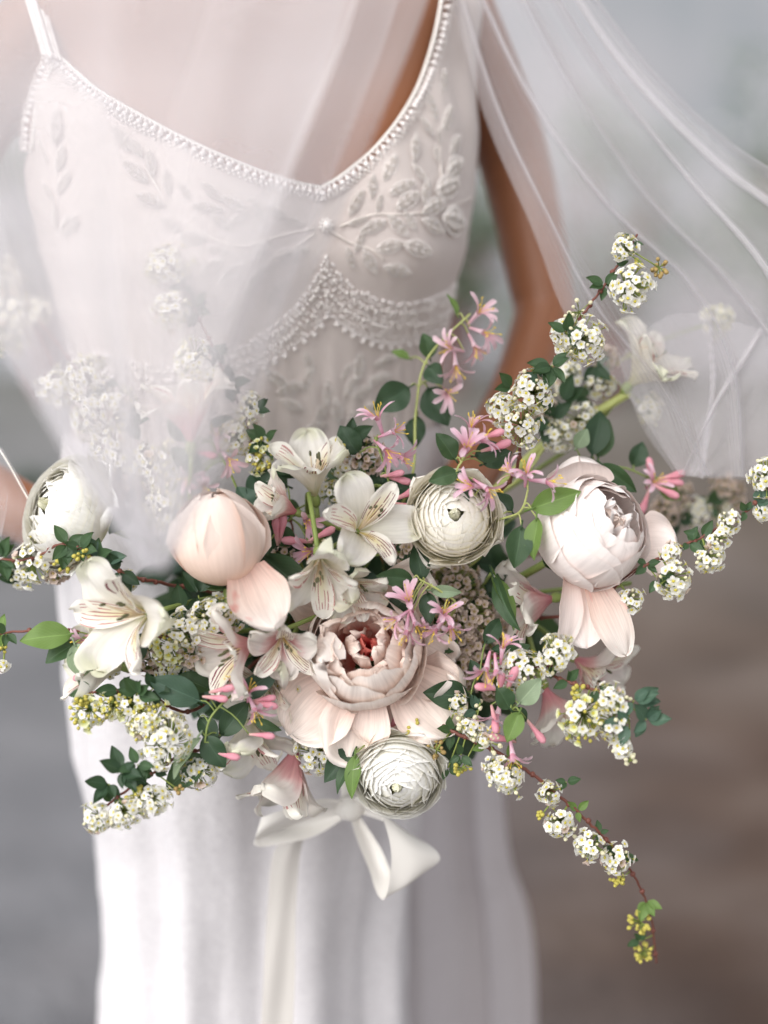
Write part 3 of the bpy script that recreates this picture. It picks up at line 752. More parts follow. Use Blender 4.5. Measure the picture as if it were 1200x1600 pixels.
# ------------------------------------------------------------------ veil
veil = thing('veil', 'sheer white tulle veil billowing out on both sides of the bride', 'veil', Vector((hx, YB + .1, 1.62)))
E0 = [(700, -90, 1.10), (648, 60, 1.06), (590, 200, 1.02), (530, 340, 1.00), (462, 500, 0.97), (398, 640, 0.95), (325, 780, 0.93), (262, 890, 0.92)]
E4 = [(-260, -90, 1.06), (-250, 100, 1.04), (-200, 220, 1.02), (-140, 350, 1.00), (-60, 470, 0.97), (28, 590, 0.95), (120, 740, 0.93), (222, 890, 0.92)]
def mix_rail(a, b, f, dd=0): return [tuple(p + (q - p) * f for p, q in zip(x, y))[:2] + (x[2] + (y[2] - x[2]) * f + dd,) for x, y in zip(a, b)]
mb = MB()
sheet(mb, [E0, mix_rail(E0, E4, .3, -.02), mix_rail(E0, E4, .65, .02), E4], 120, 60, ((.2, .06, .05), (.52, .08, -.1), (.8, .05, .05)), .012, 1.0, .4)
world_part(mb, 'tulle_panel', M['tulle'], veil)['label'] = 'wide sheer panel drifting in front of the left of the gown'
mb = MB()
sheet(mb, [mix_rail(E0, E4, .05, .05), mix_rail(E0, E4, .55, .06), mix_rail(E0, E4, .98, .03)], 90, 60, ((.3, .09, .1), (.7, .07, -.1)), .012, 1.0, 2.)
world_part(mb, 'tulle_panel', M['tulle'], veil)
mb = MB()
sheet(mb, [mix_rail(E0, E4, .14, -.01), mix_rail(E0, E4, .6, -.015), mix_rail(E0, E4, 1.0, -.006)], 50, 60, ((.5, .2, .0),), .006, 1.0, 1.)
world_part(mb, 'folded_hem', M['tulle2'], veil)
R0 = [(690, -70, 1.43), (752, 170, 1.42), (832, 360, 1.38), (888, 500, 1.36), (985, 625, 1.34), (1062, 742, 1.33)]
R1 = [(735, -70, 1.42), (838, 150, 1.41), (950, 325, 1.38), (1065, 450, 1.36), (1130, 580, 1.345), (1150, 745, 1.335)]
R2 = [(800, -70, 1.43), (915, 130, 1.42), (1035, 300, 1.38), (1150, 430, 1.36), (1235, 570, 1.35), (1250, 748, 1.34)]
R3 = [(850, -70, 1.42), (960, 100, 1.41), (1095, 255, 1.39), (1230, 390, 1.37), (1330, 560, 1.36), (1350, 750, 1.35)]
R4 = [(878, -70, 1.43), (1000, 95, 1.42), (1130, 220, 1.40), (1290, 330, 1.38), (1420, 500, 1.37), (1450, 750, 1.36)]
mb = MB()
sheet(mb, [R0, R1, R2, R3, R4], 260, 90, ((.09, .028, .06), (.24, .020, .05), (.43, .035, .10), (.60, .022, -.05), (.82, .045, .06), (.975, .022, .0)), .014, 3.0, .9)
world_part(mb, 'tulle_panel', M['tulle_r'], veil)['label'] = 'sheer net panel sweeping past the bride arm in long folds'
mb = MB()
sheet(mb, [[(965, 560, 1.38), (1000, 660, 1.37), (1050, 735, 1.36)], [(1010, 515, 1.37), (1045, 620, 1.35), (1075, 738, 1.345)], [(1072, 488, 1.38), (1112, 600, 1.36), (1100, 744, 1.35)], [(1190, 515, 1.37), (1150, 590, 1.355), (1085, 668, 1.345)]], 60, 40, ((.66, .05, -.2),), .012, 2.4, .2)
world_part(mb, 'tulle_panel', M['tulle_r'], veil)
mb = MB()
sheet(mb, [[(1186, 512, 1.36), (1118, 622, 1.345), (1062, 742, 1.335)], [(1225, 540, 1.35), (1165, 650, 1.34), (1095, 746, 1.33)], [(1300, 560, 1.36), (1250, 680, 1.345), (1160, 749, 1.335)], [(1400, 560, 1.37), (1340, 680, 1.36), (1260, 750, 1.345)]], 70, 40, ((.03, .03, .0),), .010, 2.2, 1.2)
world_part(mb, 'tulle_panel', M['tulle_r'], veil)['label'] = 'turned back end of the veil with its cut hem'
mb = MB()
sheet(mb, [[(-120, 640, 1.34), (-100, 760, 1.34), (-120, 880, 1.34)], [(-20, 690, 1.32), (10, 770, 1.32), (-10, 868, 1.32)], [(4, 700, 1.315), (54, 806, 1.315), (6, 876, 1.315)]], 30, 30, ((.5, .2, .1),), .004, 1.)
world_part(mb, 'tulle_panel', M['tulle'], veil)
mb = MB(); mb.tube(curve([P(-60, 620, 1.33), P(0, 704, 1.316), P(30, 755, 1.314), P(54, 806, 1.314), P(40, 845, 1.314), P(0, 873, 1.316), P(-60, 890, 1.33)], 40), .0006, 6)
world_part(mb, 'hem_cord', M['satin'], veil)

# ------------------------------------------------------------------ plant builders
def prof_round(v, base=.25, p=5): return (base + (1 - base) * min(1, v / .55) ** .8) * max(0, 1 - v ** p) ** .5
def prof_obov(v): return (.16 + .84 * math.sin(PI / 2 * min(1, v / .68)) ** 1.3) * max(0, 1 - v ** 7) ** .5
def prof_leaf(v): return max(.03, math.sin(PI * v ** .82) ** .85)
def prof_strap(v): return (.55 + .45 * v) * max(0, 1 - v ** 8) ** .5
def petal_fn(Ln, W, a0, a1, cup, prof, ruf=0., seed=0, r0=0., z0=0., pw=1., tw=0., nv=12):
    """petal rising from radius r0; a0,a1 = slope angle at base and tip (0 = flat outwards, 90 = upright)"""
    cl = [(r0, z0)]; K = 60
    for k in range(K):
        a = a0 + (a1 - a0) * ((k + .5) / K) ** pw
        cl.append((cl[-1][0] + math.cos(a) * Ln / K, cl[-1][1] + math.sin(a) * Ln / K))
    def f(u, v):
        k = min(K, v * K); i = min(int(k), K - 1); q = k - i
        r = cl[i][0] + (cl[i + 1][0] - cl[i][0]) * q; z = cl[i][1] + (cl[i + 1][1] - cl[i][1]) * q
        a = a0 + (a1 - a0) * v ** pw; uu = (u - .5) * 2
        w_ = max(W * prof(v), W * .02); cc = cup if abs(cup) > 1e-3 else 1e-3
        R = w_ / cc; x = R * math.sin(uu * cc); n_ = R * (1 - math.cos(uu * cc))
        e = ruf * v ** 1.5 * (abs(uu) ** 1.3 * .8 + v * .4)
        n_ += e * W * (noise.noise(Vector((uu * 1.9 + seed, v * 2.4, seed * 1.7))) * 1.5 + .5 * noise.noise(Vector((uu * 5 + seed, v * 5, seed))))
        dl = ruf * .10 * Ln * v ** 4 * noise.noise(Vector((uu * 3.5, seed, 7)))
        n_ += tw * uu * v * W
        return (x, r - math.sin(a) * n_ + math.cos(a) * dl, z + math.cos(a) * n_ + math.sin(a) * dl)
    return f
def rev_fn(c, wang, lift=0., ruf=0., seed=0, tipp=6, base=.3, R=.03):
    """petal wrapped round the axis; c = four bezier control points (radius, height)"""
    def bz(v):
        w_ = 1 - v
        return tuple(w_ ** 3 * c[0][i] + 3 * w_ * w_ * v * c[1][i] + 3 * w_ * v * v * c[2][i] + v ** 3 * c[3][i] for i in (0, 1))
    def f(u, v):
        uu = (u - .5) * 2; r, z = bz(v)
        wa = wang * (base + (1 - base) * min(1, v / .35)) * max(.0, 1 - v ** tipp) ** .42
        an = uu * wa
        nn = noise.noise(Vector((uu * 1.8 + seed, v * 2.2, seed * 2.3)))
        n3 = noise.noise(Vector((uu * 5.5 + seed * 3, v * 3.5, seed)))
        rr = r + lift * R * uu * uu * v + ruf * R * v ** 2 * (nn + .5 * n3) + .012 * R * nn
        zz = z + ruf * R * .8 * v ** 4 * n3
        return (rr * math.sin(an), rr * math.cos(an), zz)
    return f
def shell_fn(R, zs, t0, t1, wang, lift=.05, ruf=.04, seed=0, tipp=5, base=.45, flare=0., imb=.0, lpow=7, drop=.42, rn=1., dent=.05):
    """petal lying on a rounded shell about the axis, from polar angle t0 up to its rim at t1"""
    def f(u, v):
        uu = (u - .5) * 2
        rim = t1 + rn * .09 * noise.noise(Vector((uu * 1.6, seed * 1.9, 3))) + rn * .04 * noise.noise(Vector((uu * 4, seed * 2.9, 8))) + .018 * rn * noise.noise(Vector((uu * 11, seed * 3.7, 2))) + (t0 - t1) * drop * abs(uu) ** tipp
        t = t0 + (rim - t0) * v
        wa = wang * (base + (1 - base) * min(1, v / .45) ** .8)
        nn = noise.noise(Vector((uu * 1.5 + seed, v * 1.6, seed * 2.3))); n3 = noise.noise(Vector((uu * 4.2 + seed * 3, v * 2.5, seed)))
        dm = noise.noise(Vector((math.sin(t) * math.sin(uu * wa + seed * .0), math.cos(t) * 1.2, R * 60)) * 1.1)
        r = R * (1 + dent * dm + lift * v ** lpow + lift * .8 * uu ** 4 * v ** 2 + ruf * v ** 2 * (nn + .45 * n3) + flare * v ** 6 + imb * uu * min(1, v * 2))
        rho = r * math.sin(t); an = uu * wa
        return (rho * math.sin(an), rho * math.cos(an), zs * r * math.cos(t))
    return f
def put_petal(name, fn, ph, m, parent, MW, nu=10, nv=14, label=None):
    mb = MB(); R = Matrix.Rotation(ph, 3, 'Z')
    mb.grid(nu, nv, lambda u, v: R @ Vector(fn(u, v)), 0, 1.7)
    o = mb.build(name, m, parent, MW)
    if label: o['label'] = label
    return o
def stem_to(parent, p0, d0, m, r=.0022, grip=None, name='stem'):
    g_ = (grip or GRIP) + Vector((random.uniform(-.014, .014), random.uniform(-.008, .008), random.uniform(-.02, .01)))
    mid = p0 - d0 * min(.06, (p0 - g_).length * .45)
    end = g_ - UP * .02
    mb = MB(); mb.tube(curve([p0, mid, (mid + g_) / 2 + FW * .008, g_, end], 14), r, 8)
    return world_part(mb, name, m, parent)
def sepals(parent, MW, R, z, m=None):
    for k in range(5):
        put_petal('sepal', petal_fn(R * .75, R * .22, rad(-35), rad(55), .5, prof_leaf, .1, k, 0, z), k * 2 * PI / 5, m or M['leaf'], parent, MW, 4, 6)

# ---- peonies
def peony_bud(label, x, y, d, R, zd):
    c = P(x, y, d); t = thing('peony_flower', label, 'peony', c); MW = frame(c, zd, 0.); rnd = random.Random(11)
    mb = MB(); mb.ball((0, 0, 0), (R * .9, R * .9, R * .97), 24, 16); mb.build('petal_core', M['peony_bud'], t, MW)
    spec = [(60, 1.5, .95, 2, .02), (180, 1.45, .96, 3, .02), (300, 1.5, .965, 1, .02), (15, 1.25, .975, 14, .03), (222, 1.35, .99, 9, .05), (108, 1.35, 1.0, 17, .05), (335, 1.2, 1.01, 30, .05), (262, .8, 1.03, 66, .05)]
    for k, (ph, wa, rr, tt, lf_) in enumerate(spec):
        put_petal('petal', shell_fn(R * rr, 1.04, rad(168), rad(tt), wa, lf_ + .035, .05, k * 3.1, 5, .5, 0., .028), rad(ph), M['peony_bud'], t, MW, 26, 24)
    sepals(t, MW, R, -R * 1.02)
    stem_to(t, c - zd * R, zd, M['stem'], .0032)
    return t, MW
t, MW = peony_bud('closed round blush peony bud with one fallen petal beneath it', 343, 843, 1.235, .0325, D(-.12, .93, .34))
# its fallen outer petal, cup turned to the viewer
pc = P(402, 893, 1.225)
nrm = D(.12, .30, 1); yv = D(.42, -.9, .22); zv = (nrm - yv * nrm.dot(yv)).normalized(); xv = yv.cross(zv)
put_petal('petal', petal_fn(.058, .0262, rad(-12), rad(52), .85, lambda v: (.62 + .38 * min(1, v / .4)) * max(0, 1 - v ** 4) ** .5, .22, 5.), 0, M['peony_fallen'], t,
          Matrix.Translation(P(382, 888, 1.228)) @ Matrix((xv, yv, zv)).transposed().to_4x4(), 16, 18, 'blush petal fallen open below the bud')

def peony_globe(label, x, y, d, R, zd, roll):
    c = P(x, y, d); t = thing('peony_flower', label, 'peony', c); MW = frame(c, zd, roll); rnd = random.Random(21)
    for k in range(11):      # crumpled heart
        a = k * 2.4; ln = R * rnd.uniform(.8, 1.12)
        put_petal('inner_petal', petal_fn(ln, R * .42, rad(82), rad(rnd.uniform(80, 125)), .9, prof_round, .45, k * 2.7, R * .06 * math.sqrt(k), -R * .25), a, M['peony_core'] if k < 4 else M['peony_pale'], t, MW, 10, 12)
    for L_, (n_, tt, wa, rr, rf) in enumerate(((5, 24, .95, .84, .14), (4, 30, 1.15, .90, .12), (4, 38, 1.2, .945, .10), (4, 48, 1.2, .985, .08), (3, 66, 1.35, 1.02, .06), (2, 82, 1.2, 1.05, .05))):
        for k in range(n_):
            ph = 2 * PI * k / n_ + L_ * .6 + rnd.uniform(-.15, .15)
            put_petal('petal', shell_fn(R * rr, 1.0, rad(165), rad(tt + rnd.uniform(-7, 7)), wa, .05, rf, L_ * 9 + k * 1.7, 4, .5, 0., .022), ph, M['peony_pale'], t, MW, 20, 20)
    sepals(t, MW, R, -R)
    stem_to(t, c - zd * R, zd, M['stem'], .0032)
    return t, MW
t, MW = peony_globe('plump pale blush peony half open beside the spirea twig with drooping outer petals', 926, 832, 1.265, .0395, D(.50, .36, .72), .5)
for (bx, by, dd, dirx, L_, W_, a0, a1, cup, nrm, sd) in ((885, 893, 1.262, D(-.08, -1, .10), .062, .0175, 8, -14, .75, D(.75, .1, .65), 3.), (925, 905, 1.268, D(.42, -.95, .12), .062, .016, 12, -20, .7, D(-.1, .35, .95), 5.), (900, 905, 1.275, D(.12, -1, 0), .052, .019, 5, 10, .6, D(.1, .1, 1), 8.),
        (905, 775, 1.31, D(-.05, 1, -.1), .032, .028, 10, 40, .5, D(0, .1, 1), 9.), (985, 850, 1.30, D(1, .0, -.1), .035, .027, 0, 30, .6, D(.1, .1, 1), 12.)):
    yv = dirx; zv = (nrm - yv * nrm.dot(yv)).normalized(); xv = yv.cross(zv)
    put_petal('outer_petal', petal_fn(L_, W_, rad(a0), rad(a1), cup, lambda v: (.5 + .5 * min(1, v / .45)) * max(0, 1 - v ** 4) ** .5, .3, sd), 0, M['peony_pale'] if sd != 5. else M['peony_fallen'], t,
              Matrix.Translation(P(bx, by, dd)) @ Matrix((xv, yv, zv)).transposed().to_4x4(), 12, 14)

def peony_open(label, x, y, d, R, zd, roll):
    c = P(x, y, d); t = thing('peony_flower', label, 'peony', c); MW = frame(c, zd, roll); rnd = random.Random(5)
    for k in range(7):
        put_petal('red_heart', petal_fn(R * .60, R * .16, rad(86), rad(78), .8, prof_round, .9, k * 1.3, R * .05 * k ** .5, -R * .30), k * 2.4, M['peony_red'], t, MW, 8, 8)
    for k in range(18):
        ln = R * rnd.uniform(.68, 1.0)
        put_petal('inner_petal', petal_fn(ln, R * rnd.uniform(.26, .4), rad(70), rad(rnd.uniform(75, 112)), .9, prof_round, .5, k * 2.1, R * (.19 + .085 * math.sqrt(k)), -R * .42), k * 2.4 + .4, M['peony_core'], t, MW, 14, 14)
    for L_, (n_, tt, wa, rr, rf, m_p) in enumerate(((5, 40, .85, .70, .16, 'peony_core'), (5, 44, .92, .80, .14, 'peony'), (5, 52, .95, .90, .11, 'peony'), (5, 66, .98, .98, .09, 'peony'))):
        for k in range(n_):
            ph = 2 * PI * k / n_ + L_ * .5 + rnd.uniform(-.2, .2)
            put_petal('petal', shell_fn(R * rr, .92, rad(160), rad(tt + rnd.uniform(-9, 9)), wa, .05, rf, L_ * 7 + k * 2.3, 4, .5, 0., .025), ph, M[m_p], t, MW, 20, 18)
    sepals(t, MW, R, -R * .85)
    stem_to(t, c - zd * R * .8, zd, M['stem'], .0032)
    return t, MW
PC = (572, 1016)
t, MW = peony_open('wide open blush peony with a coral red heart in the middle of the bouquet', PC[0], PC[1], 1.258, .0445, D(-.02, .24, .97), .3)
for (bx, by, dd, dirx, L_, W_, a0, a1, cup, sd) in ((545, 1058, 1.272, D(-.72, -.70, .12), .060, .033, 12, -8, .7, 1.), (568, 1068, 1.268, D(-.20, -1., .18), .060, .029, 22, -35, .6, 2.), (622, 1050, 1.274, D(.66, -.72, .05), .062, .033, 12, 5, .8, 3.), (600, 1070, 1.276, D(.15, -1., .05), .048, .032, 10, 15, .7, 11.), (500, 1040, 1.255, D(-.85, -.1, .4), .030, .026, 40, 100, .7, 4.),
        (640, 1000, 1.285, D(.85, -.45, .1), .038, .018, 10, -50, .6, 6.), (520, 960, 1.30, D(-.8, .5, .1), .05, .026, 20, 60, .6, 7.), (620, 950, 1.30, D(.7, .7, .0), .048, .026, 20, 60, .6, 8.), (650, 1050, 1.285, D(.95, -.3, .1), .040, .022, 25, 50, .8, 9.)):
    nrm = D(0, .15, 1); yv = dirx; zv = (nrm - yv * nrm.dot(yv)).normalized(); xv = yv.cross(zv)
    put_petal('outer_petal', petal_fn(L_, W_, rad(a0), rad(a1), cup, lambda v: (.45 + .55 * min(1, v / .5)) * max(0, 1 - v ** 5) ** .5, .55, sd * 2.1), 0, M['peony'], t,
              Matrix.Translation(P(bx, by, dd)) @ Matrix((xv, yv, zv)).transposed().to_4x4(), 14, 14)

# ---- ranunculus
def ranunculus(label, x, y, d, R, zd, m, roll=0., seed=1, layers=11):
    c = P(x, y, d); t = thing('ranunculus_flower', label, 'ranunculus', c, None); MW = frame(c, zd, roll); rnd = random.Random(seed)
    for k in range(13):
        put_petal('core_petal', petal_fn(R * .34, R * .13, rad(72), rad(118), .8, prof_round, .2, k * 1.1, R * .035 * math.sqrt(k), R * (.30 - .012 * k)), k * 2.4, M['ran_c'], t, MW, 5, 6)
    for L_ in range(layers):
        f = L_ / (layers - 1); n_ = 3 if f < .3 or f > .7 else 4
        rk = R * (.56 + .38 * f); tt = 11 + 70 * f ** .9
        for k in range(n_):
            ph = 2 * PI * k / n_ + L_ * .83 + rnd.uniform(-.25, .25)
            wa = 4.4 / n_
            put_petal('petal', shell_fn(rk, .74, rad(140), rad(tt + rnd.uniform(-2.5, 2.5)), wa, .15 - .07 * f + .02 * rnd.random(), .010, L_ * 5 + k * 1.9 + seed, 6, .55, 0., .013, 5, .20, .75, 0.), ph, m, t, MW, 28, 18)
    for k in range(6):
        ph = 2 * PI * k / 6 + rnd.uniform(-.3, .3)
        put_petal('outer_petal', petal_fn(R * 1.16, R * .6, rad(-20), rad(52), .8, prof_round, .16, k * 3.3 + seed, R * .1, -R * .42), ph, m, t, MW, 12, 12)
    sepals(t, MW, R * .8, -R * .6, M['leaf_l'])
    stem_to(t, c - zd * R * .55, zd, M['stem'], .0026)
    return t, MW
ranunculus('cream ranunculus facing forward beneath the pink honeysuckle', 708, 808, 1.262, .0355, D(.04, .16, 1.), M['ran'], .3, 2)
ranunculus('white ranunculus hanging at the bottom of the bouquet above the ribbon', 622, 1214, 1.262, .0335, D(-.06, -.36, .93), M['ran_w'], 0., 8)
ranunculus('white ruffled ranunculus seen from the side next to the bare forearm', 104, 800, 1.30, .044, D(-.55, .25, .55), M['ran_w'], 1., 14, 10)

# ---- alstroemeria
def alstro(label, x, y, d, zd, roll=0., s=1., op=1., pink=False, pale=False, seed=0, stem=True, smat='stem', inner=True):
    c = P(x, y, d); t = thing('alstroemeria_flower', label, 'alstroemeria', c, 'white alstroemeria blooms'); MW = frame(c, zd, roll); rnd = random.Random(seed)
    for k in range(3):
        put_petal('outer_petal', petal_fn(.050 * s * rnd.uniform(.92, 1.05), .0185 * s, rad(84 - 22 * op), rad(62 - 62 * op + rnd.uniform(-25, 18)), .75, prof_obov, .55, seed * 7 + k * 2.2, .002 * s, 0, .9, rnd.uniform(-.15, .15)),
                  k * 2 * PI / 3 + rnd.uniform(-.12, .12), M['al_pink'] if pink else M['al_out'], t, MW, 12, 16)
    for k in range(3):
        put_petal('inner_petal', petal_fn(.050 * s * rnd.uniform(.95, 1.05), .0105 * s, rad(86 - 18 * op), rad(66 - 58 * op + rnd.uniform(-18, 18)), .7, prof_obov, .5, seed * 5 + k * 3.2, .0015 * s, .001, 1., rnd.uniform(-.2, .2)),
                  (k + .5) * 2 * PI / 3 + rnd.uniform(-.12, .12), M['al_in2'] if pale or k == 2 else M['al_in'], t, MW, 8, 14)
    fm = MB(); am = MB()
    for k in range(6):
        a = rnd.uniform(-.9, .9) - PI / 2; ln = .030 * s * rnd.uniform(.8, 1.1)
        e = Vector((math.cos(a) * .012 * s * op, math.sin(a) * .012 * s * op, ln))
        fm.tube(curve([(0, 0, .004), Vector((e.x * .3, e.y * .3, ln * .5)), e], 6), .0006 * s, 5)
        am.ball(e + Vector((0, 0, .001)), (.0011 * s, .0011 * s, .0028 * s), 7, 5)
    fm.build('filament', M['fil'], t, MW); o = am.build('anther', M['anther'], t, MW); o['kind'] = 'stuff'
    mb = MB(); mb.ball((0, 0, -.004 * s), (.0042 * s, .0042 * s, .006 * s), 10, 8); mb.build('ovary', M['stem'], t, MW)
    if stem: stem_to(t, c - zd * .008 * s, zd, M[smat], .0019)
    return t
AL = [('alstroemeria with burgundy dashes opening beside the cream ranunculus', 558, 830, 1.258, D(.38, .28, .82), .9, .94, .85, 0, 0, 3),
      ('alstroemeria with yellow throat standing behind the other blooms near the lace', 492, 775, 1.30, D(-.10, .92, .45), .9, .98, .62, 0, 0, 5),
      ('narrow alstroemeria tipping down over the open peony', 498, 868, 1.245, D(.15, -.70, .70), 2.6, .92, .6, 0, 1, 8),
      ('large alstroemeria opening sideways below the pale veil tip', 232, 958, 1.24, D(-.62, -.12, .72), 1.0, 1.15, .95, 0, 0, 12),
      ('alstroemeria standing upright behind the sheer veil with pink base', 298, 690, 1.30, D(-.04, .97, .20), .3, 1.12, .62, 1, 1, 15),
      ('alstroemeria with rose pink petal backs under the fallen petal', 400, 1002, 1.245, D(-.80, -.30, .45), .2, 1.0, .7, 1, 0, 18),
      ('small streaked alstroemeria squeezed between fallen petal and open peony', 440, 992, 1.245, D(.15, -.55, .75), 1.6, .72, .75, 1, 0, 21),
      ('alstroemeria with faint lines facing outward near the grey twig leaves', 190, 1042, 1.28, D(-.85, .05, .45), 2.1, 1.0, .7, 0, 1, 24),
      ('alstroemeria hanging upside down over the satin ribbon with pink stripe', 462, 1170, 1.30, D(-.16, -.95, .25), .4, 1.1, .45, 1, 1, 27),
      ('faded alstroemeria drooping under pink honeysuckle buds', 385, 1120, 1.29, D(.20, -.85, .42), 1.2, .98, .62, 0, 1, 30),
      ('alstroemeria half hidden inside the end of the gathered veil', 985, 600, 1.37, D(.55, .62, .35), .8, 1.05, .7, 0, 1, 33),
      ('alstroemeria with rosy back in shade between peony and spirea', 862, 935, 1.315, D(-.85, -.15, .35), .7, 1.0, .7, 1, 1, 36),
      ('alstroemeria drooping blurred under the half open peony', 900, 1030, 1.34, D(.60, -.42, .5), 2.9, 1.05, .8, 1, 1, 39),
      ('alstroemeria hanging with narrow pale petals beside the leafy spirea tip', 852, 1075, 1.33, D(.40, -.90, .2), .2, .95, .45, 1, 1, 42)]
AL += [('small creamy alstroemeria leaning on the rim of the open peony', 540, 905, 1.262, D(.45, -.45, .75), .9, .72, .7, 0, 1, 45),
       ('small pale alstroemeria tucked under the curled white petal of the open peony', 425, 1052, 1.275, D(-.3, -.55, .75), 2.0, .8, .7, 0, 1, 48),
       ('creamy alstroemeria bud opening over the yellow spirea buds', 462, 800, 1.285, D(-.75, .35, .5), .4, .72, .5, 1, 1, 51)]
for (lb, x, y, d, zd, rl, s, op, pk, pl, sd) in AL: alstro(lb, x, y, d, zd, rl, s, op, pk, pl, sd)

# ---- leaves
def leaf(parent, b, t, d0, d1, wr, m, roll=0., curl=.25, fold=.35, seed=None, name='leaf'):
    seed = random.uniform(0, 90) if seed is None else seed
    A = P(b[0], b[1], d0); B = P(t[0], t[1], d1); ax = B - A; ln = ax.length; yv = ax.normalized()
    nrm = Matrix.Rotation(roll, 3, yv) @ D(0, .25, 1); zv = (nrm - yv * nrm.dot(yv)).normalized(); xv = yv.cross(zv)
    W = ln * wr
    def f(u, v):
        uu = (u - .5) * 2; w_ = W * prof_leaf(v)
        z = abs(uu) * w_ * fold - curl * ln * (v - .5) ** 2 * 1.2 + curl * ln * .3 + .06 * W * math.sin(v * 14 + seed + uu) * abs(uu) + .05 * ln * noise.noise(Vector((v * 2, uu, seed)))
        return (uu * w_ * (1 - fold * .2), v * ln, z - .3 * curl * ln)
    mb = MB(); mb.grid(6, 12, f)
    mb.tube([(0, -ln * .14, -.05 * ln * curl), (0, 0, 0), (0, ln * .1, 0)], [.0008, .0008, .0004], 5)
    return mb.build(name, m, parent, Matrix.Translation(A) @ Matrix((xv, yv, zv)).transposed().to_4x4())

# ---- honeysuckle
def hs_meshes(matn, seed):
    rnd = random.Random(seed); mb = MB()
    mb.tube([(0, 0, 0), (0, 0, .004), (.0003, 0, .008), (.0006, 0, .011)], [.0007, .0010, .0013, .0019], 8, 0, False)
    for k in range(5):
        ph = (-.55, .0, .55, 1.1, PI + .15)[k] + rnd.uniform(-.12, .12); ln = .0125 * rnd.uniform(.85, 1.15)
        fn = petal_fn(ln, .0021, rad(68), rad(-5 + rnd.uniform(-30, 25)), .5, prof_strap, .35, k + seed, .0012, .0105)
        R = Matrix.Rotation(ph * (1.25 if k < 4 else 1), 3, 'Z')
        mb.grid(4, 8, lambda u, v: R @ Vector(fn(u, v)))
    st = MB()
    for k in range(4):
        a = rnd.uniform(0, 6.28); e = Vector((math.cos(a) * .0038, math.sin(a) * .0045, .018 + rnd.uniform(-.002, .002)))
        st.tube(curve([(0, 0, .010), Vector((e.x * .4, e.y * .4, .015)), e], 4), .00018, 4, 0)
        st.ball(e, (.00042, .00042, .0011), 5, 4, 0)
    return mb.mesh('honeysuckle_bloom', M[matn]), st.mesh('stamens', M['anther_y'])
HS = {k: [hs_meshes(k, i) for i in range(4)] for k in ('hs', 'hs_pale')}
bmb = MB()
bmb.tube([(0, 0, 0), (0, 0, .004), (0, .0002, .009), (0, .0006, .013), (0, .001, .0165), (0, .0012, .018)], [.0008, .0012, .0017, .0026, .0022, .0006], 9)
BUD_ME = bmb.mesh('flower_bud', M['hs_bud'])
def sprig(label, stem_pts, flowers=(), buds=(), leaves=(), pale=False, rstem=.0009, smat='stem', grip=True, fs=1.):
    """flowers: x,y,d,(dirx,diry,dirt) with (x,y) the mouth of the bloom; buds the same, leaves: base, tip, d0, d1, width, material, roll"""
    pts = [P(*q) for q in stem_pts]
    t = thing('honeysuckle_sprig', label, 'honeysuckle', pts[-1], 'pink honeysuckle sprigs')
    mb = MB()
    pp = curve([GRIP, (GRIP + pts[0]) / 2 - UP * .01 + FW * .012] + pts, 10 * (len(pts) + 1))
    mb.tube(pp, [rstem * (1.5 - .7 * k / len(pp)) for k in range(len(pp))], 7)
    def twig_to(p):
        q = min(pp[8:], key=lambda a: (a - p).length)
        if (q - p).length > .002: mb.tube(curve([q, (p + q) / 2 + UP * .003, p], 5), .0006, 5)
    key = 'hs_pale' if pale else 'hs'
    for k, (x, y, d, dr) in enumerate(flowers):
        z = D(*dr); p = P(x, y, d) - z * .012 * fs
        fm, sm_ = HS[key][k % 4]; MW = frame(p, z, random.uniform(0, 6.28)) @ Matrix.Scale(fs * random.uniform(1.15, 1.4), 4)
        o = link('flower', fm, t, MW); link('stamens', sm_, o, MW); twig_to(p)
    for k, (x, y, d, dr) in enumerate(buds):
        z = D(*dr); p = P(x, y, d) - z * .009
        link('bud', BUD_ME, t, frame(p, z, random.uniform(0, 6.28)) @ Matrix.Scale(random.uniform(1., 1.35) * fs, 4)); twig_to(p)
    for q in leaves:
        leaf(t, *q[:6], *(q[6:]))
        twig_to(P(q[0][0], q[0][1], q[2]))
    world_part(mb, 'stem', M[smat], t)
    return t
G, GD, GL, GT, GP = M['leaf'], M['leaf_d'], M['leaf_l'], M['leaf_t'], M['leaf_p']
sprig('tall pale honeysuckle sprig rising in front of the beaded lace', [(640, 760, 1.33), (650, 640, 1.34), (668, 560, 1.34), (735, 490, 1.34)],
      [(745, 492, 1.335, (.5, .5, .6)), (752, 518, 1.335, (.7, -.3, .6)), (742, 540, 1.34, (.4, -.8, .4)), (708, 545, 1.335, (-.7, .1, .6)), (712, 568, 1.335, (.1, -.9, .3)), (698, 612, 1.335, (.2, -.3, .9))], [],
      [((672, 560), (662, 520), 1.345, 1.345, .42, G, .3), ((640, 605), (584, 640), 1.335, 1.33, .40, GD, -.2), ((668, 570), (690, 600), 1.34, 1.33, .42, GD, .3), ((668, 605), (700, 665), 1.345, 1.34, .40, GD, .2), ((715, 492), (700, 458), 1.35, 1.35, .25, GL, .8), ((652, 650), (648, 700), 1.35, 1.35, .38, GD, .3), ((640, 560), (612, 548), 1.37, 1.37, .3, GL, .3)], True, smat='stem_pale')
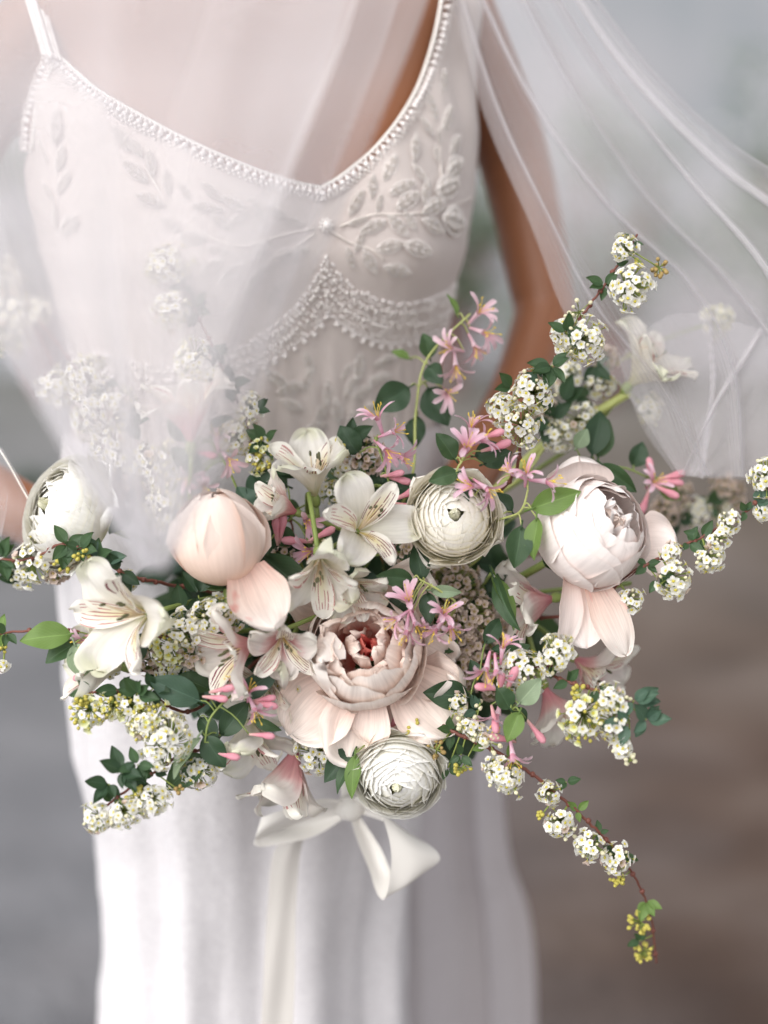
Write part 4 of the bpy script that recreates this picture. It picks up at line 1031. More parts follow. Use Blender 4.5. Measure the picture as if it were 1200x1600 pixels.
sprig('bright pink honeysuckle sprig over the streaked alstroemeria', [(600, 830, 1.30), (608, 760, 1.285), (588, 690, 1.28)],
      [(592, 660, 1.275, (-.3, .85, .5)), (612, 676, 1.272, (.85, .25, .5)), (600, 700, 1.275, (.6, -.5, .6)), (622, 712, 1.28, (.9, -.3, .4))], [(612, 742, 1.28, (.9, .1, .3)), (618, 748, 1.285, (.9, -.2, .3)), (630, 775, 1.28, (.8, .3, .3)), (634, 790, 1.28, (.8, -.2, .3))],
      [((560, 710), (530, 665), 1.30, 1.30, .4, GD, -.3), ((575, 760), (540, 745), 1.31, 1.31, .4, GD, .1), ((618, 770), (650, 740), 1.31, 1.31, .35, GD, .2)])
sprig('honeysuckle sprig in full bloom leaning over the cream ranunculus', [(700, 880, 1.31), (752, 800, 1.26), (715, 745, 1.245), (722, 720, 1.243)],
      [(728, 702, 1.235, (.1, .5, .85)), (748, 690, 1.237, (.85, .4, .35)), (736, 672, 1.24, (.05, 1., .2)), (758, 762, 1.235, (.7, -.55, .5)), (740, 760, 1.24, (-.8, .1, .6))], [(766, 680, 1.237, (.9, .4, .2)), (770, 700, 1.245, (.95, .25, .1))],
      [((712, 718), (682, 676), 1.245, 1.243, .36, G, .2), ((716, 738), (670, 752), 1.243, 1.24, .34, G, -.1), ((742, 712), (790, 700), 1.25, 1.25, .4, GD, .1), ((755, 725), (800, 705), 1.262, 1.262, .4, GD, 0), ((722, 752), (730, 790), 1.25, 1.25, .3, GD, .5)], smat='stem_pale')
sprig('honeysuckle sprig with light green leaf lying against the half open peony', [(740, 880, 1.32), (770, 820, 1.27), (812, 800, 1.245), (825, 765, 1.243)],
      [(822, 742, 1.237, (.0, .7, .7)), (848, 752, 1.24, (.9, -.1, .4)), (802, 740, 1.24, (-.9, .4, .3))], [],
      [((830, 795), (908, 768), 1.24, 1.235, .28, GL, .2), ((838, 808), (832, 876), 1.24, 1.24, .26, GL, .6), ((815, 822), (804, 888), 1.243, 1.243, .34, G, -.1), ((800, 800), (770, 770), 1.27, 1.28, .35, GD, 0)], smat='stem_pale')
sprig('honeysuckle sprig hanging over the shaded dusty blossom heads', [(660, 1000, 1.33), (712, 950, 1.265), (690, 925, 1.25), (655, 905, 1.247)],
      [(640, 942, 1.24, (-.2, .6, .7)), (622, 965, 1.24, (-.75, -.45, .5)), (648, 972, 1.24, (.35, -.85, .4)), (636, 982, 1.24, (-.1, -.9, .4)), (692, 960, 1.243, (.3, .5, .75)), (702, 974, 1.243, (.3, -.8, .5)), (684, 978, 1.247, (-.6, -.6, .4))], [],
      [((646, 905), (588, 900), 1.247, 1.243, .28, G, -.2), ((660, 908), (648, 850), 1.26, 1.265, .3, GD, .2), ((672, 922), (722, 926), 1.25, 1.25, .22, GP, .3), ((668, 925), (672, 975), 1.255, 1.25, .32, GD, .2), ((650, 915), (600, 975), 1.27, 1.27, .28, GD, .2)], smat='stem_pale')
sprig('blurred honeysuckle sprig with salmon buds beside the veil hem', [(880, 760, 1.34), (960, 730, 1.345), (1010, 745, 1.35)],
      [(1020, 755, 1.35, (.3, .3, .8))], [(1045, 745, 1.345, (.9, .2, .2)), (1048, 752, 1.345, (.9, -.1, .2)), (1035, 765, 1.345, (.8, -.5, .2)), (1010, 780, 1.35, (-.3, -.9, .2)), (1018, 740, 1.35, (-.2, .9, .2))],
      [((940, 725), (995, 770), 1.31, 1.31, .24, G, .4), ((990, 730), (1005, 690), 1.35, 1.35, .4, GD, .2), ((1030, 760), (1065, 780), 1.36, 1.36, .35, GL, .1), ((900, 700), (918, 670), 1.32, 1.32, .4, GP, .2), ((925, 710), (940, 640), 1.33, 1.34, .3, GD, .1), ((935, 715), (952, 655), 1.34, 1.34, .28, G, .3)])
sprig('honeysuckle sprig with drooping blooms and round leaves near the long red twig', [(720, 1090, 1.31), (750, 1050, 1.25), (790, 1060, 1.24), (800, 1110, 1.24)],
      [(760, 1040, 1.235, (-.25, -.8, .5)), (775, 1045, 1.235, (.05, -.95, .4)), (785, 1015, 1.24, (.1, .9, .3)), (800, 1175, 1.245, (.1, -.9, .3)), (778, 1110, 1.247, (-.3, -.85, .3))], [(768, 1075, 1.237, (-.85, .2, .3)), (782, 1072, 1.237, (.1, .8, .5)), (795, 1070, 1.24, (.3, .9, .3)), (772, 1120, 1.24, (.2, -.9, .3)), (790, 1155, 1.25, (-.6, .2, .3)), (835, 1140, 1.25, (.6, -.8, .1))],
      [((798, 1108), (776, 1072), 1.237, 1.235, .42, G, .1), ((810, 1100), (845, 1060), 1.24, 1.235, .36, GP, .1), ((812, 1112), (792, 1160), 1.237, 1.235, .34, GL, .1), ((808, 1105), (822, 1128), 1.25, 1.25, .4, GD, .2), ((735, 1090), (662, 1082), 1.26, 1.255, .34, GD, -.1), ((748, 1062), (735, 1030), 1.265, 1.265, .36, GD, .3), ((790, 1025), (828, 1008), 1.265, 1.26, .32, G, .1), ((758, 1005), (782, 965), 1.26, 1.27, .3, GD, .3), ((720, 1100), (690, 1150), 1.275, 1.275, .36, GD, 0)])
sprig('honeysuckle sprig with deep pink buds and a broad green leaf above the white spirea', [(420, 1050, 1.31), (370, 1080, 1.25), (330, 1120, 1.24), (320, 1160, 1.24)],
      [(388, 1082, 1.23, (.1, .65, .75)), (396, 1105, 1.23, (.4, -.75, .5)), (372, 1068, 1.235, (-.8, .5, .3))], [(345, 1078, 1.23, (.85, .2, .2)), (335, 1090, 1.23, (.85, -.05, .2)), (412, 1092, 1.235, (.9, .2, .2)), (410, 1100, 1.235, (.9, -.1, .2)), (352, 1180, 1.24, (.9, -.25, .2)), (408, 1148, 1.24, (.95, .0, .2))],
      [((312, 1095), (232, 1060), 1.24, 1.235, .30, GT, -.1), ((370, 1090), (440, 1040), 1.25, 1.245, .24, GT, .5), ((330, 1075), (268, 1058), 1.26, 1.26, .3, G, .4), ((345, 1150), (388, 1095), 1.25, 1.255, .3, GD, .1), ((318, 1150), (352, 1200), 1.24, 1.24, .36, GD, .1), ((312, 1120), (340, 1160), 1.25, 1.245, .34, GD, -.2), ((395, 1125), (440, 1142), 1.26, 1.26, .2, G, .3), ((310, 1150), (268, 1215), 1.235, 1.23, .25, GP, .7), ((320, 1180), (258, 1235), 1.245, 1.245, .32, G, .1)])
sprig('pink honeysuckle buds tucked under the sideways alstroemeria', [(260, 1010, 1.31), (190, 1000, 1.265), (150, 1000, 1.262)],
      [(140, 1000, 1.258, (-.6, -.4, .6)), (158, 1010, 1.26, (.3, -.8, .5))], [(165, 990, 1.255, (.95, .05, .1)), (150, 992, 1.255, (.9, .1, .3)), (155, 1040, 1.26, (.95, -.05, .1)), (135, 1052, 1.262, (-.7, -.3, .2))],
      [((112, 990), (30, 1000), 1.25, 1.245, .30, GL, .1), ((118, 1003), (70, 1035), 1.255, 1.25, .34, G, .2), ((116, 1005), (140, 1065), 1.25, 1.245, .34, GP, .1), ((215, 1020), (238, 985), 1.28, 1.28, .4, GD, .1), ((225, 1000), (205, 1045), 1.27, 1.265, .34, GD, .2)])
sprig('ghostly honeysuckle sprig seen through the veil beside the upright alstroemeria', [(400, 830, 1.33), (360, 740, 1.31), (330, 690, 1.31)],
      [(355, 715, 1.305, (.5, -.5, .6)), (340, 690, 1.305, (.0, .9, .4)), (300, 745, 1.305, (-.7, -.3, .5)), (318, 755, 1.305, (.1, -.7, .6))], [(318, 708, 1.305, (.8, -.1, .2))],
      [((292, 690), (264, 645), 1.315, 1.315, .38, G, .1), ((300, 735), (268, 698), 1.315, 1.312, .40, G, .3), ((305, 740), (298, 700), 1.312, 1.312, .40, G, -.2), ((330, 680), (362, 650), 1.32, 1.32, .4, G, .1), ((390, 780), (420, 730), 1.31, 1.32, .35, GT, .2), ((400, 800), (370, 760), 1.31, 1.31, .4, GT, 0)], True)
sprig('coral honeysuckle buds between open peony and hanging white ranunculus', [(560, 1090, 1.33), (590, 1140, 1.28), (600, 1160, 1.275)],
      [(600, 1168, 1.27, (.2, -.3, .8))], [(612, 1135, 1.27, (.6, .75, .2)), (622, 1128, 1.272, (.5, .8, .2)), (600, 1160, 1.265, (.95, .1, .2)), (606, 1150, 1.268, (.9, .4, .2)), (592, 1130, 1.27, (-.6, .6, .3))],
      [((550, 1170), (506, 1222), 1.265, 1.26, .30, GD, .1), ((553, 1175), (524, 1240), 1.26, 1.255, .16, G, .5), ((555, 1178), (548, 1248), 1.257, 1.25, .20, GL, .3), ((560, 1165), (580, 1200), 1.27, 1.27, .35, GD, .1), ((590, 1150), (620, 1110), 1.28, 1.275, .16, G, .4)])
sprig('small honeysuckle buds by the veiled peony bud', [(470, 880, 1.32), (440, 830, 1.30), (455, 810, 1.295)],
      [(478, 812, 1.285, (.4, -.4, .8)), (490, 860, 1.285, (-.6, -.2, .6))], [(470, 845, 1.285, (-.85, .1, .2)), (498, 838, 1.28, (.9, .4, .2)), (432, 835, 1.285, (-.1, .9, .3)), (440, 832, 1.285, (.2, .9, .3))],
      [((425, 840), (405, 770), 1.30, 1.30, .36, GD, 0), ((430, 832), (465, 850), 1.30, 1.29, .4, G, .1), ((410, 868), (494, 938), 1.262, 1.25, .26, GD, .2), ((450, 760), (395, 740), 1.31, 1.31, .4, GD, .2), ((470, 800), (430, 790), 1.31, 1.31, .4, G, .1)])

# ---- spirea
def floret_mesh(pm, dm, cupa, seed):
    mb = MB(); rnd = random.Random(seed)
    for k in range(5):
        fn = petal_fn(.0040 * rnd.uniform(.92, 1.06), .00205, rad(cupa), rad(cupa - 25), .5, lambda v: (.35 + .65 * min(1, v / .5)) * max(0, 1 - v ** 4) ** .5, .2, k + seed, .0006, 0)
        R = Matrix.Rotation(k * 2 * PI / 5 + rnd.uniform(-.08, .08), 3, 'Z')
        mb.grid(3, 4, lambda u, v: R @ Vector(fn(u, v)), 0)
    mb.ball((0, 0, .0003), (.0012, .0012, .0008), 7, 4, 1)
    for k in range(7):
        a = k * .9; mb.ball((math.cos(a) * .0019, math.sin(a) * .0019, .0013), .00028, 4, 3, 1)
    return mb.mesh('floret', [pm, dm])
FL = {'w': [floret_mesh(M['white'], M['disc'], a, i) for i, a in enumerate((10, 22, 34, 16))],
      'g': [floret_mesh(M['greenw'], M['disc'], a, i) for i, a in enumerate((40, 55, 62, 50))],
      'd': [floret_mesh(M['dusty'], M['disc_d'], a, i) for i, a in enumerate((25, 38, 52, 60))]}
def bb(m):
    mb = MB(); mb.ball((0, 0, 0), (.0016, .0016, .0018), 8, 6, 0); mb.tube([(0, 0, -.0012), (0, 0, -.0045)], .0004, 4, 1)
    return mb.mesh('bud', [m, M['pedicel']])
BB = {k: bb(M[k]) for k in ('bud_w', 'bud_y', 'bud_b')}
tl = MB()
def tiny(u, v):
    uu = (u - .5) * 2; w_ = .30 * (.1 + .9 * math.sin(PI * v ** .75)) if v < 1 else .02
    return (uu * w_, v, abs(uu) * .10 - .18 * (v - .4) ** 2)
tl.grid(4, 7, tiny); TINY = {}
for k_, m_2 in (('G', G), ('GD', GD), ('GL', GL), ('GT', GT)):
    q = tl.mesh('leaf', m_2); TINY[k_] = q
def spirea(label, stem_pts, clusters=(), tufts=(), buds=(), r0=.0016, r1=.0008, smat='twig', grip=True, name='spirea_branch', cat='spirea', group='white spirea branches', fscale=1.0):
    """clusters: x,y,d,r(px),style[,stretch,angle][,axis]; tufts: x,y,d,n,len(px),material; buds: x,y,d,r(px),n,material"""
    rnd = random.Random(label)
    pts = [P(*q) for q in stem_pts]
    t = thing(name, label, cat, pts[0], group)
    pp = curve(([GRIP, (GRIP * .45 + pts[0] * .55) + FW * .01] if grip else []) + pts, 12 * (len(pts) + 1))
    pp = [p + Vector((rnd.gauss(0, .0004), 0, rnd.gauss(0, .0004))) for p in pp]
    mb = MB(); mb.tube(pp, [r0 + (r1 - r0) * k / (len(pp) - 1) for k in range(len(pp))], 7)
    lo = 16 if grip else 0
    for k in range(lo + 4, len(pp) - 2, 5): mb.ball(pp[k], .0022 * (.6 + .4 * r0 / .0016), 6, 4)
    world_part(mb, 'stem', M[smat], t)
    near = lambda p: min(pp[lo:], key=lambda a: (a - p).length)
    for c in clusters:
        x, y, d, r, st = c[:5]; stretch = c[5] if len(c) > 5 else 1.; ang = c[6] if len(c) > 6 else 0.
        C = P(x, y, d); Rm = px(r, d); q = near(C)
        ax = (C - q); ax = (ax.normalized() if ax.length > .003 else D(0, -.5, 1)) * .55 + D(0, .05, 1) * .8; ax.normalize()
        ld = D(math.cos(rad(ang)), math.sin(rad(ang)), 0)
        base = C - ax * Rm * .55
        fs = fscale * (1.0 if Rm > .011 else .9)
        n_ = int(3.5 * stretch * (Rm / (.0041 * fs)) ** 2) + 4
        cm = MB(); fl = []
        cm.tube(curve([q, (q + base) / 2 + UP * .001, base], 4), .0008, 5)
        for k in range(n_):
            zz = 1 - 1.45 * (k + .5) / n_; ph = k * 2.39996 + rnd.uniform(-.25, .25); rr = math.sqrt(max(0, 1 - zz * zz))
            B_ = basis(ax); dv = B_ @ Vector((rr * math.cos(ph), rr * math.sin(ph), zz))
            lump = noise.noise(dv * 1.7 + Vector((x * .13, y * .17, 0)))
            if lump < -.38 and k > 6: continue
            off = dv * Rm * (rnd.uniform(.74, 1.06) + .34 * lump); off = off + ld * off.dot(ld) * (stretch - 1)
            p = C + off
            nz_ = (dv + Vector((rnd.gauss(0, .22), rnd.gauss(0, .22), rnd.gauss(0, .22)))).normalized()
            fl.append((p, nz_)); cm.tube([base + (C - base) * .3, base * .25 + p * .75 , p - nz_ * .0003], .00035, 4)
        cl = world_part(cm, 'flower_cluster', M['pedicel'], t)
        for p, nz_ in fl:
            sz = rnd.uniform(.72, 1.10) * fs
            if st != 'd' and rnd.random() < (.17 if st == 'w' else .42):
                link('bud', BB['bud_w' if st == 'w' else 'bud_y'], cl, frame(p, nz_, 0) @ Matrix.Scale(sz, 4))
            else:
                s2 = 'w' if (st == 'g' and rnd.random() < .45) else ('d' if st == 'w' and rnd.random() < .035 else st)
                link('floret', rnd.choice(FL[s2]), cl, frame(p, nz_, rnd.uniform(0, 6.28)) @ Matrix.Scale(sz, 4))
    for (x, y, d, n_, ln, mk) in tufts:
        C = P(x, y, d); q = near(C)
        B0 = C if (C - q).length > .012 else q
        for k in range(n_):
            a = rnd.uniform(0, 6.28); dv = D(math.cos(a), math.sin(a) * .9, rnd.uniform(-.1, .7)); lm = px(ln, d) * rnd.uniform(.7, 1.15)
            nz_ = (D(rnd.uniform(-.5, .5), .4, 1) + dv * -.1); nz_ = (nz_ - dv * nz_.dot(dv)).normalized(); xv = dv.cross(nz_)
            link('leaf', TINY[mk], t, Matrix.Translation(B0 + dv * lm * .12) @ Matrix((xv, dv, nz_)).transposed().to_4x4() @ Matrix.Scale(lm, 4))
        if B0 is C:
            sm_ = MB(); sm_.tube(curve([q, (q + C) / 2, C], 4), .0006, 5); world_part(sm_, 'twiglet', M['pedicel'], t)
    for (x, y, d, r, n_, mk) in buds:
        C = P(x, y, d); q = near(C); Rm = px(r, d); cm = MB(); cm.tube([q, C], .0006, 5); bl = []
        for k in range(n_):
            dv = Vector((rnd.gauss(0, 1), rnd.gauss(0, 1), rnd.gauss(0, 1))).normalized(); p = C + dv * Rm * rnd.uniform(.6, 1)
            cm.tube([C, p], .0003, 4); bl.append((p, dv))
        cl = world_part(cm, 'bud_cluster', M['pedicel'], t)
        for p, dv in bl: link('bud', BB[mk], cl, frame(p, dv, 0) @ Matrix.Scale(rnd.uniform(.8, 1.2), 4))
    return t

spirea('spirea branch rising in front of the veil with a bud spray near its tip', [(790, 760, 1.31), (820, 670, 1.28), (865, 575, 1.272), (905, 500, 1.27), (945, 445, 1.27), (996, 366, 1.27)],
       [(985, 448, 1.262, 34, 'w', 1.1, 70), (975, 388, 1.265, 17, 'w', 1.4, 60), (912, 532, 1.262, 34, 'w'), (882, 520, 1.27, 20, 'w', 1.2, 50), (832, 612, 1.262, 34, 'w'), (815, 665, 1.262, 30, 'w', 1.2, 100), (785, 640, 1.275, 22, 'w', 1.3, 90), (885, 545, 1.275, 22, 'w')],
       [(945, 440, 1.262, 6, 26, 'G'), (958, 415, 1.262, 3, 22, 'G'), (885, 520, 1.255, 6, 28, 'G'), (862, 572, 1.256, 8, 32, 'G'), (850, 600, 1.258, 4, 32, 'GT'), (800, 605, 1.28, 3, 28, 'G'), (970, 370, 1.268, 2, 18, 'G')],
       [(905, 487, 1.265, 27, 14, 'bud_w'), (1030, 418, 1.268, 16, 14, 'bud_b'), (1000, 408, 1.266, 10, 6, 'bud_y')])
spirea('spirea branch arching right past the half open peony with white heads below it', [(900, 960, 1.31), (980, 900, 1.26), (1050, 862, 1.255), (1110, 832, 1.255), (1165, 800, 1.257), (1215, 745, 1.26)],
       [(1053, 905, 1.247, 27, 'w', 1.15, 80), (1048, 862, 1.25, 13, 'w', 1.3, 20), (1108, 872, 1.25, 20, 'w', 1.3, 30), (1122, 845, 1.25, 14, 'w', 1.4, 45), (1138, 818, 1.25, 15, 'w', 1.3, 70), (985, 938, 1.265, 20, 'w'), (1196, 745, 1.255, 24, 'w', 1.3, 90), (1192, 800, 1.26, 14, 'w')],
       [(1020, 890, 1.25, 4, 24, 'G'), (1028, 905, 1.252, 3, 26, 'G'), (1095, 835, 1.25, 4, 26, 'G'), (1088, 865, 1.252, 3, 26, 'G'), (1185, 785, 1.253, 6, 26, 'GT'), (1165, 790, 1.253, 3, 22, 'G')], [])
spirea('blurred spirea branch low behind the gathered veil hem with faded heads', [(960, 830, 1.42), (1030, 790, 1.43), (1100, 780, 1.44), (1165, 765, 1.45)],
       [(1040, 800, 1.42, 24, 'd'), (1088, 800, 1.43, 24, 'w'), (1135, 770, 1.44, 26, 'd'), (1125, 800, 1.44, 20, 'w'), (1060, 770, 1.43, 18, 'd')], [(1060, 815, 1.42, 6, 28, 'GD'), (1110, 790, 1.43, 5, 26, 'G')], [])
spirea('long bare red spirea twig trailing down past the gown with round white heads', [(650, 1110, 1.30), (700, 1138, 1.262), (790, 1182, 1.256), (860, 1232, 1.265), (930, 1295, 1.275), (985, 1360, 1.30), (1015, 1425, 1.33), (1025, 1505, 1.35)],
       [(790, 1212, 1.25, 26, 'w', 1.2, 120), (768, 1195, 1.252, 14, 'w'), (858, 1238, 1.262, 18, 'w'), (875, 1285, 1.265, 24, 'w'), (921, 1321, 1.272, 24, 'w'), (963, 1342, 1.285, 25, 'w'), (740, 1140, 1.25, 15, 'w', 1.4, 150), (757, 1155, 1.248, 12, 'w'), (716, 1100, 1.25, 14, 'w', 1.2, 80)],
       [(885, 1222, 1.262, 3, 22, 'G'), (905, 1262, 1.27, 3, 24, 'GL'), (945, 1292, 1.275, 3, 20, 'G'), (980, 1320, 1.295, 3, 26, 'G'), (995, 1415, 1.32, 4, 26, 'GL'), (1000, 1470, 1.335, 4, 24, 'G'), (720, 1180, 1.25, 4, 22, 'G'), (690, 1145, 1.255, 4, 26, 'G'), (755, 1180, 1.25, 3, 26, 'GL'), (745, 1110, 1.255, 4, 22, 'GT'), (700, 1200, 1.262, 4, 26, 'G'), (800, 1190, 1.252, 3, 22, 'GL')],
       [(735, 1135, 1.25, 26, 18, 'bud_w'), (765, 1160, 1.248, 18, 12, 'bud_w'), (722, 1200, 1.252, 14, 10, 'bud_y'), (682, 1172, 1.255, 16, 12, 'bud_b'), (648, 1138, 1.262, 18, 14, 'bud_y'), (845, 1275, 1.265, 8, 6, 'bud_y'), (965, 1378, 1.295, 12, 12, 'bud_y'), (1000, 1440, 1.325, 20, 30, 'bud_y'), (1005, 1488, 1.34, 16, 24, 'bud_y'), (750, 1100, 1.252, 9, 5, 'bud_w')], .0020, .0007)
spirea('short spirea tip with teal green leaves right of the hanging petals', [(820, 1040, 1.28), (880, 1062, 1.245), (930, 1078, 1.238), (985, 1105, 1.235)],
       [(912, 1122, 1.235, 34, 'g', 1.15, 60), (958, 1092, 1.225, 22, 'w', 1.3, 120), (955, 1130, 1.228, 24, 'w', 1.2, 90), (972, 1165, 1.228, 15, 'w', 1.2, 90)],
       [(990, 1095, 1.222, 6, 36, 'GT'), (1010, 1125, 1.225, 7, 36, 'GT'), (980, 1130, 1.222, 4, 34, 'GT'), (945, 1072, 1.23, 3, 26, 'G'), (885, 1062, 1.24, 3, 24, 'G')],
       [(985, 1188, 1.228, 11, 9, 'bud_w'), (905, 1085, 1.235, 14, 12, 'bud_y')], fscale=1.1)
spirea('spirea heads tucked under the drooping petals of the half open peony', [(760, 1040, 1.30), (820, 1045, 1.265), (865, 1040, 1.25)],
       [(868, 1022, 1.242, 27, 'w', 1.2, 60), (822, 1045, 1.25, 30, 'w', 1.3, 160), (800, 1062, 1.262, 20, 'w')], [(878, 1058, 1.242, 3, 24, 'G'), (805, 1015, 1.265, 3, 30, 'GD')], [])
spirea('leafy spirea shoot ending lowest at the left of the bouquet', [(330, 1160, 1.30), (280, 1180, 1.25), (220, 1220, 1.235), (165, 1260, 1.23)],
       [(262, 1160, 1.235, 36, 'w', 1.35, 70), (240, 1250, 1.228, 22, 'w', 1.4, 20), (195, 1270, 1.222, 22, 'w', 1.3, 20), (152, 1278, 1.225, 20, 'w', 1.3, 120), (312, 1205, 1.25, 26, 'w', 1.3, 10), (235, 1125, 1.235, 24, 'g', 1.4, 40)],
       [(190, 1205, 1.222, 9, 34, 'GD'), (170, 1225, 1.225, 6, 32, 'GD'), (215, 1195, 1.225, 7, 32, 'G'), (210, 1225, 1.222, 6, 30, 'GD'), (245, 1210, 1.235, 5, 30, 'GD'), (165, 1240, 1.225, 3, 28, 'G')], [(280, 1235, 1.232, 9, 7, 'bud_b'), (210, 1240, 1.226, 16, 10, 'bud_y')], .0015, .0009)
spirea('greenish spirea shoot pointing left below the pale grey leaf', [(300, 1110, 1.28), (230, 1085, 1.25), (170, 1080, 1.245), (120, 1085, 1.243)],
       [(140, 1112, 1.237, 24, 'g', 1.35, 10), (175, 1105, 1.237, 20, 'g', 1.2, 0), (205, 1108, 1.237, 22, 'g', 1.2, 0), (230, 1130, 1.237, 26, 'w', 1.1, 0)],
       [(180, 1080, 1.235, 6, 32, 'G'), (215, 1085, 1.235, 6, 32, 'G'), (140, 1082, 1.237, 4, 28, 'G'), (240, 1075, 1.24, 4, 34, 'GD'), (215, 1060, 1.245, 4, 28, 'GD')], [(125, 1092, 1.236, 14, 12, 'bud_y')])
spirea('broad white spirea head nestled under the blush peony bud', [(400, 960, 1.31), (340, 970, 1.27), (280, 985, 1.262)],
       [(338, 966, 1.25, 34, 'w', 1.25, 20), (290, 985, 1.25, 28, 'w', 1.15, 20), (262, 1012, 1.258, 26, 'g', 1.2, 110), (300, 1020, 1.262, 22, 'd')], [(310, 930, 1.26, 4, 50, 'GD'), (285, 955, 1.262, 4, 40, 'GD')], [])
spirea('spirea twig with small leaves crossing below the white side ranunculus', [(250, 910, 1.28), (205, 900, 1.262), (150, 872, 1.26), (100, 850, 1.265), (40, 875, 1.30), (-30, 870, 1.33)],
       [(58, 875, 1.30, 34, 'w', 1.2, 60), (90, 885, 1.30, 24, 'd'), (200, 905, 1.27, 14, 'w'), (30, 900, 1.32, 18, 'w')],
       [(95, 848, 1.258, 7, 32, 'G'), (120, 862, 1.255, 8, 30, 'G'), (150, 868, 1.255, 6, 30, 'G'), (158, 860, 1.255, 4, 34, 'GT'), (180, 905, 1.258, 4, 34, 'GD'), (12, 890, 1.32, 8, 36, 'G'), (35, 905, 1.32, 5, 30, 'GD')], [(128, 866, 1.254, 14, 8, 'bud_y'), (100, 880, 1.27, 16, 10, 'bud_y')])
spirea('dark thin twig reaching out left with three plain leaves and a tiny flower', [(210, 1000, 1.30), (130, 988, 1.265), (60, 986, 1.27), (-30, 990, 1.29)],
       [(4, 1040, 1.275, 9, 'w')], [(-2, 1000, 1.275, 4, 26, 'GL'), (10, 1010, 1.278, 3, 24, 'G')], [(2, 1015, 1.275, 8, 6, 'bud_y')])
spirea('spirea branch seen through the veil with grey looking leaves in front of the lace', [(420, 800, 1.33), (402, 720, 1.32), (372, 630, 1.32), (340, 560, 1.32), (308, 490, 1.32), (285, 445, 1.325)],
       [(265, 415, 1.32, 32, 'w', 1.2, 20), (268, 485, 1.315, 28, 'w', 1.15, 80), (300, 560, 1.312, 28, 'w', 1.15, 80), (335, 590, 1.32, 16, 'w'), (388, 640, 1.312, 18, 'w', 1.5, 80), (405, 712, 1.31, 22, 'g', 1.3, 80), (370, 680, 1.32, 24, 'w', 1.3, 80)],
       [(290, 440, 1.315, 4, 24, 'GD'), (300, 480, 1.312, 8, 28, 'GD'), (345, 535, 1.312, 6, 28, 'GD'), (332, 552, 1.315, 4, 28, 'GD'), (370, 590, 1.312, 8, 32, 'GD'), (400, 640, 1.31, 4, 24, 'GD'), (415, 690, 1.31, 5, 36, 'G'), (425, 730, 1.31, 6, 44, 'GD')], [(408, 722, 1.305, 16, 16, 'bud_y')])
spirea('heavy spirea branch of large pale heads fading behind the veil', [(330, 860, 1.36), (240, 780, 1.33), (180, 690, 1.33), (140, 610, 1.335), (100, 550, 1.345), (60, 500, 1.36)],
       [(92, 605, 1.325, 32, 'w'), (135, 590, 1.32, 32, 'w', 1.2, 60), (145, 650, 1.315, 34, 'w', 1.2, 120), (180, 635, 1.32, 34, 'w', 1.2, 60), (175, 710, 1.315, 34, 'w', 1.2, 100), (235, 730, 1.318, 36, 'w', 1.2, 60), (255, 790, 1.318, 34, 'w', 1.2, 100), (200, 760, 1.32, 32, 'd')],
       [(165, 600, 1.315, 3, 34, 'GD'), (200, 660, 1.315, 4, 40, 'GD'), (195, 725, 1.315, 4, 36, 'GD'), (210, 790, 1.315, 4, 50, 'GT')], [])
spirea('far spirea tip blurred behind the veil at the gown side', [(160, 700, 1.40), (100, 600, 1.43), (55, 510, 1.44), (25, 470, 1.45)],
       [(18, 500, 1.44, 34, 'w', 1.5, 80), (10, 430, 1.45, 26, 'w'), (58, 490, 1.44, 22, 'w', 1.2, 60)], [(40, 470, 1.44, 4, 28, 'GD')], [])
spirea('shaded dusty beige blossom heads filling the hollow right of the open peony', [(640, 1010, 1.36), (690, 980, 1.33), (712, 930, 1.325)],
       [(672, 905, 1.33, 34, 'd'), (715, 915, 1.325, 38, 'd'), (735, 965, 1.315, 40, 'd', 1.1, 80), (690, 985, 1.305, 34, 'd', 1.1, 40), (720, 1010, 1.315, 36, 'd'), (712, 1045, 1.31, 34, 'd'), (765, 990, 1.325, 28, 'd'), (800, 975, 1.335, 28, 'd'), (770, 1070, 1.31, 26, 'd')], [(715, 1005, 1.29, 4, 26, 'G'), (760, 930, 1.32, 4, 40, 'GD')], [], fscale=.95)  # shade of the hollow is put into the beige floret colour
spirea('small spirea heads peeping out below the open peony petals', [(480, 1090, 1.33), (490, 1140, 1.295), (505, 1180, 1.285)],
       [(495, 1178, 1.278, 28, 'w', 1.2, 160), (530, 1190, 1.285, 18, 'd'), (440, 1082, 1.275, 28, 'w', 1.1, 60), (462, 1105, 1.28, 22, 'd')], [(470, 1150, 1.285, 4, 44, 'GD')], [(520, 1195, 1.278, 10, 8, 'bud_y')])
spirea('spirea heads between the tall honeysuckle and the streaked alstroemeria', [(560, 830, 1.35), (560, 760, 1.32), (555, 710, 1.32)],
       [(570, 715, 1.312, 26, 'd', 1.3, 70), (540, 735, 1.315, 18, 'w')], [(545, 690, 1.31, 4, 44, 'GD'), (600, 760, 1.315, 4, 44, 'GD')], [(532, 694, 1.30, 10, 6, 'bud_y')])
spirea('blurred spirea heads behind the pale thick stem at the gathered veil', [(820, 740, 1.36), (870, 660, 1.37), (930, 590, 1.39), (1010, 540, 1.42)],
       [(885, 590, 1.37, 26, 'w', 1.2, 80), (940, 600, 1.38, 22, 'w'), (905, 655, 1.36, 24, 'w', 1.3, 40), (870, 685, 1.355, 24, 'w'), (950, 560, 1.39, 18, 'd'), (1120, 500, 1.43, 24, 'w'), (1015, 640, 1.38, 18, 'w', 1.4, 90), (850, 640, 1.36, 20, 'd')],
       [(930, 570, 1.375, 5, 34, 'GD'), (860, 655, 1.355, 5, 40, 'GD'), (900, 610, 1.37, 4, 34, 'G'), (880, 630, 1.36, 4, 40, 'GD')], [], smat='stem_pale')
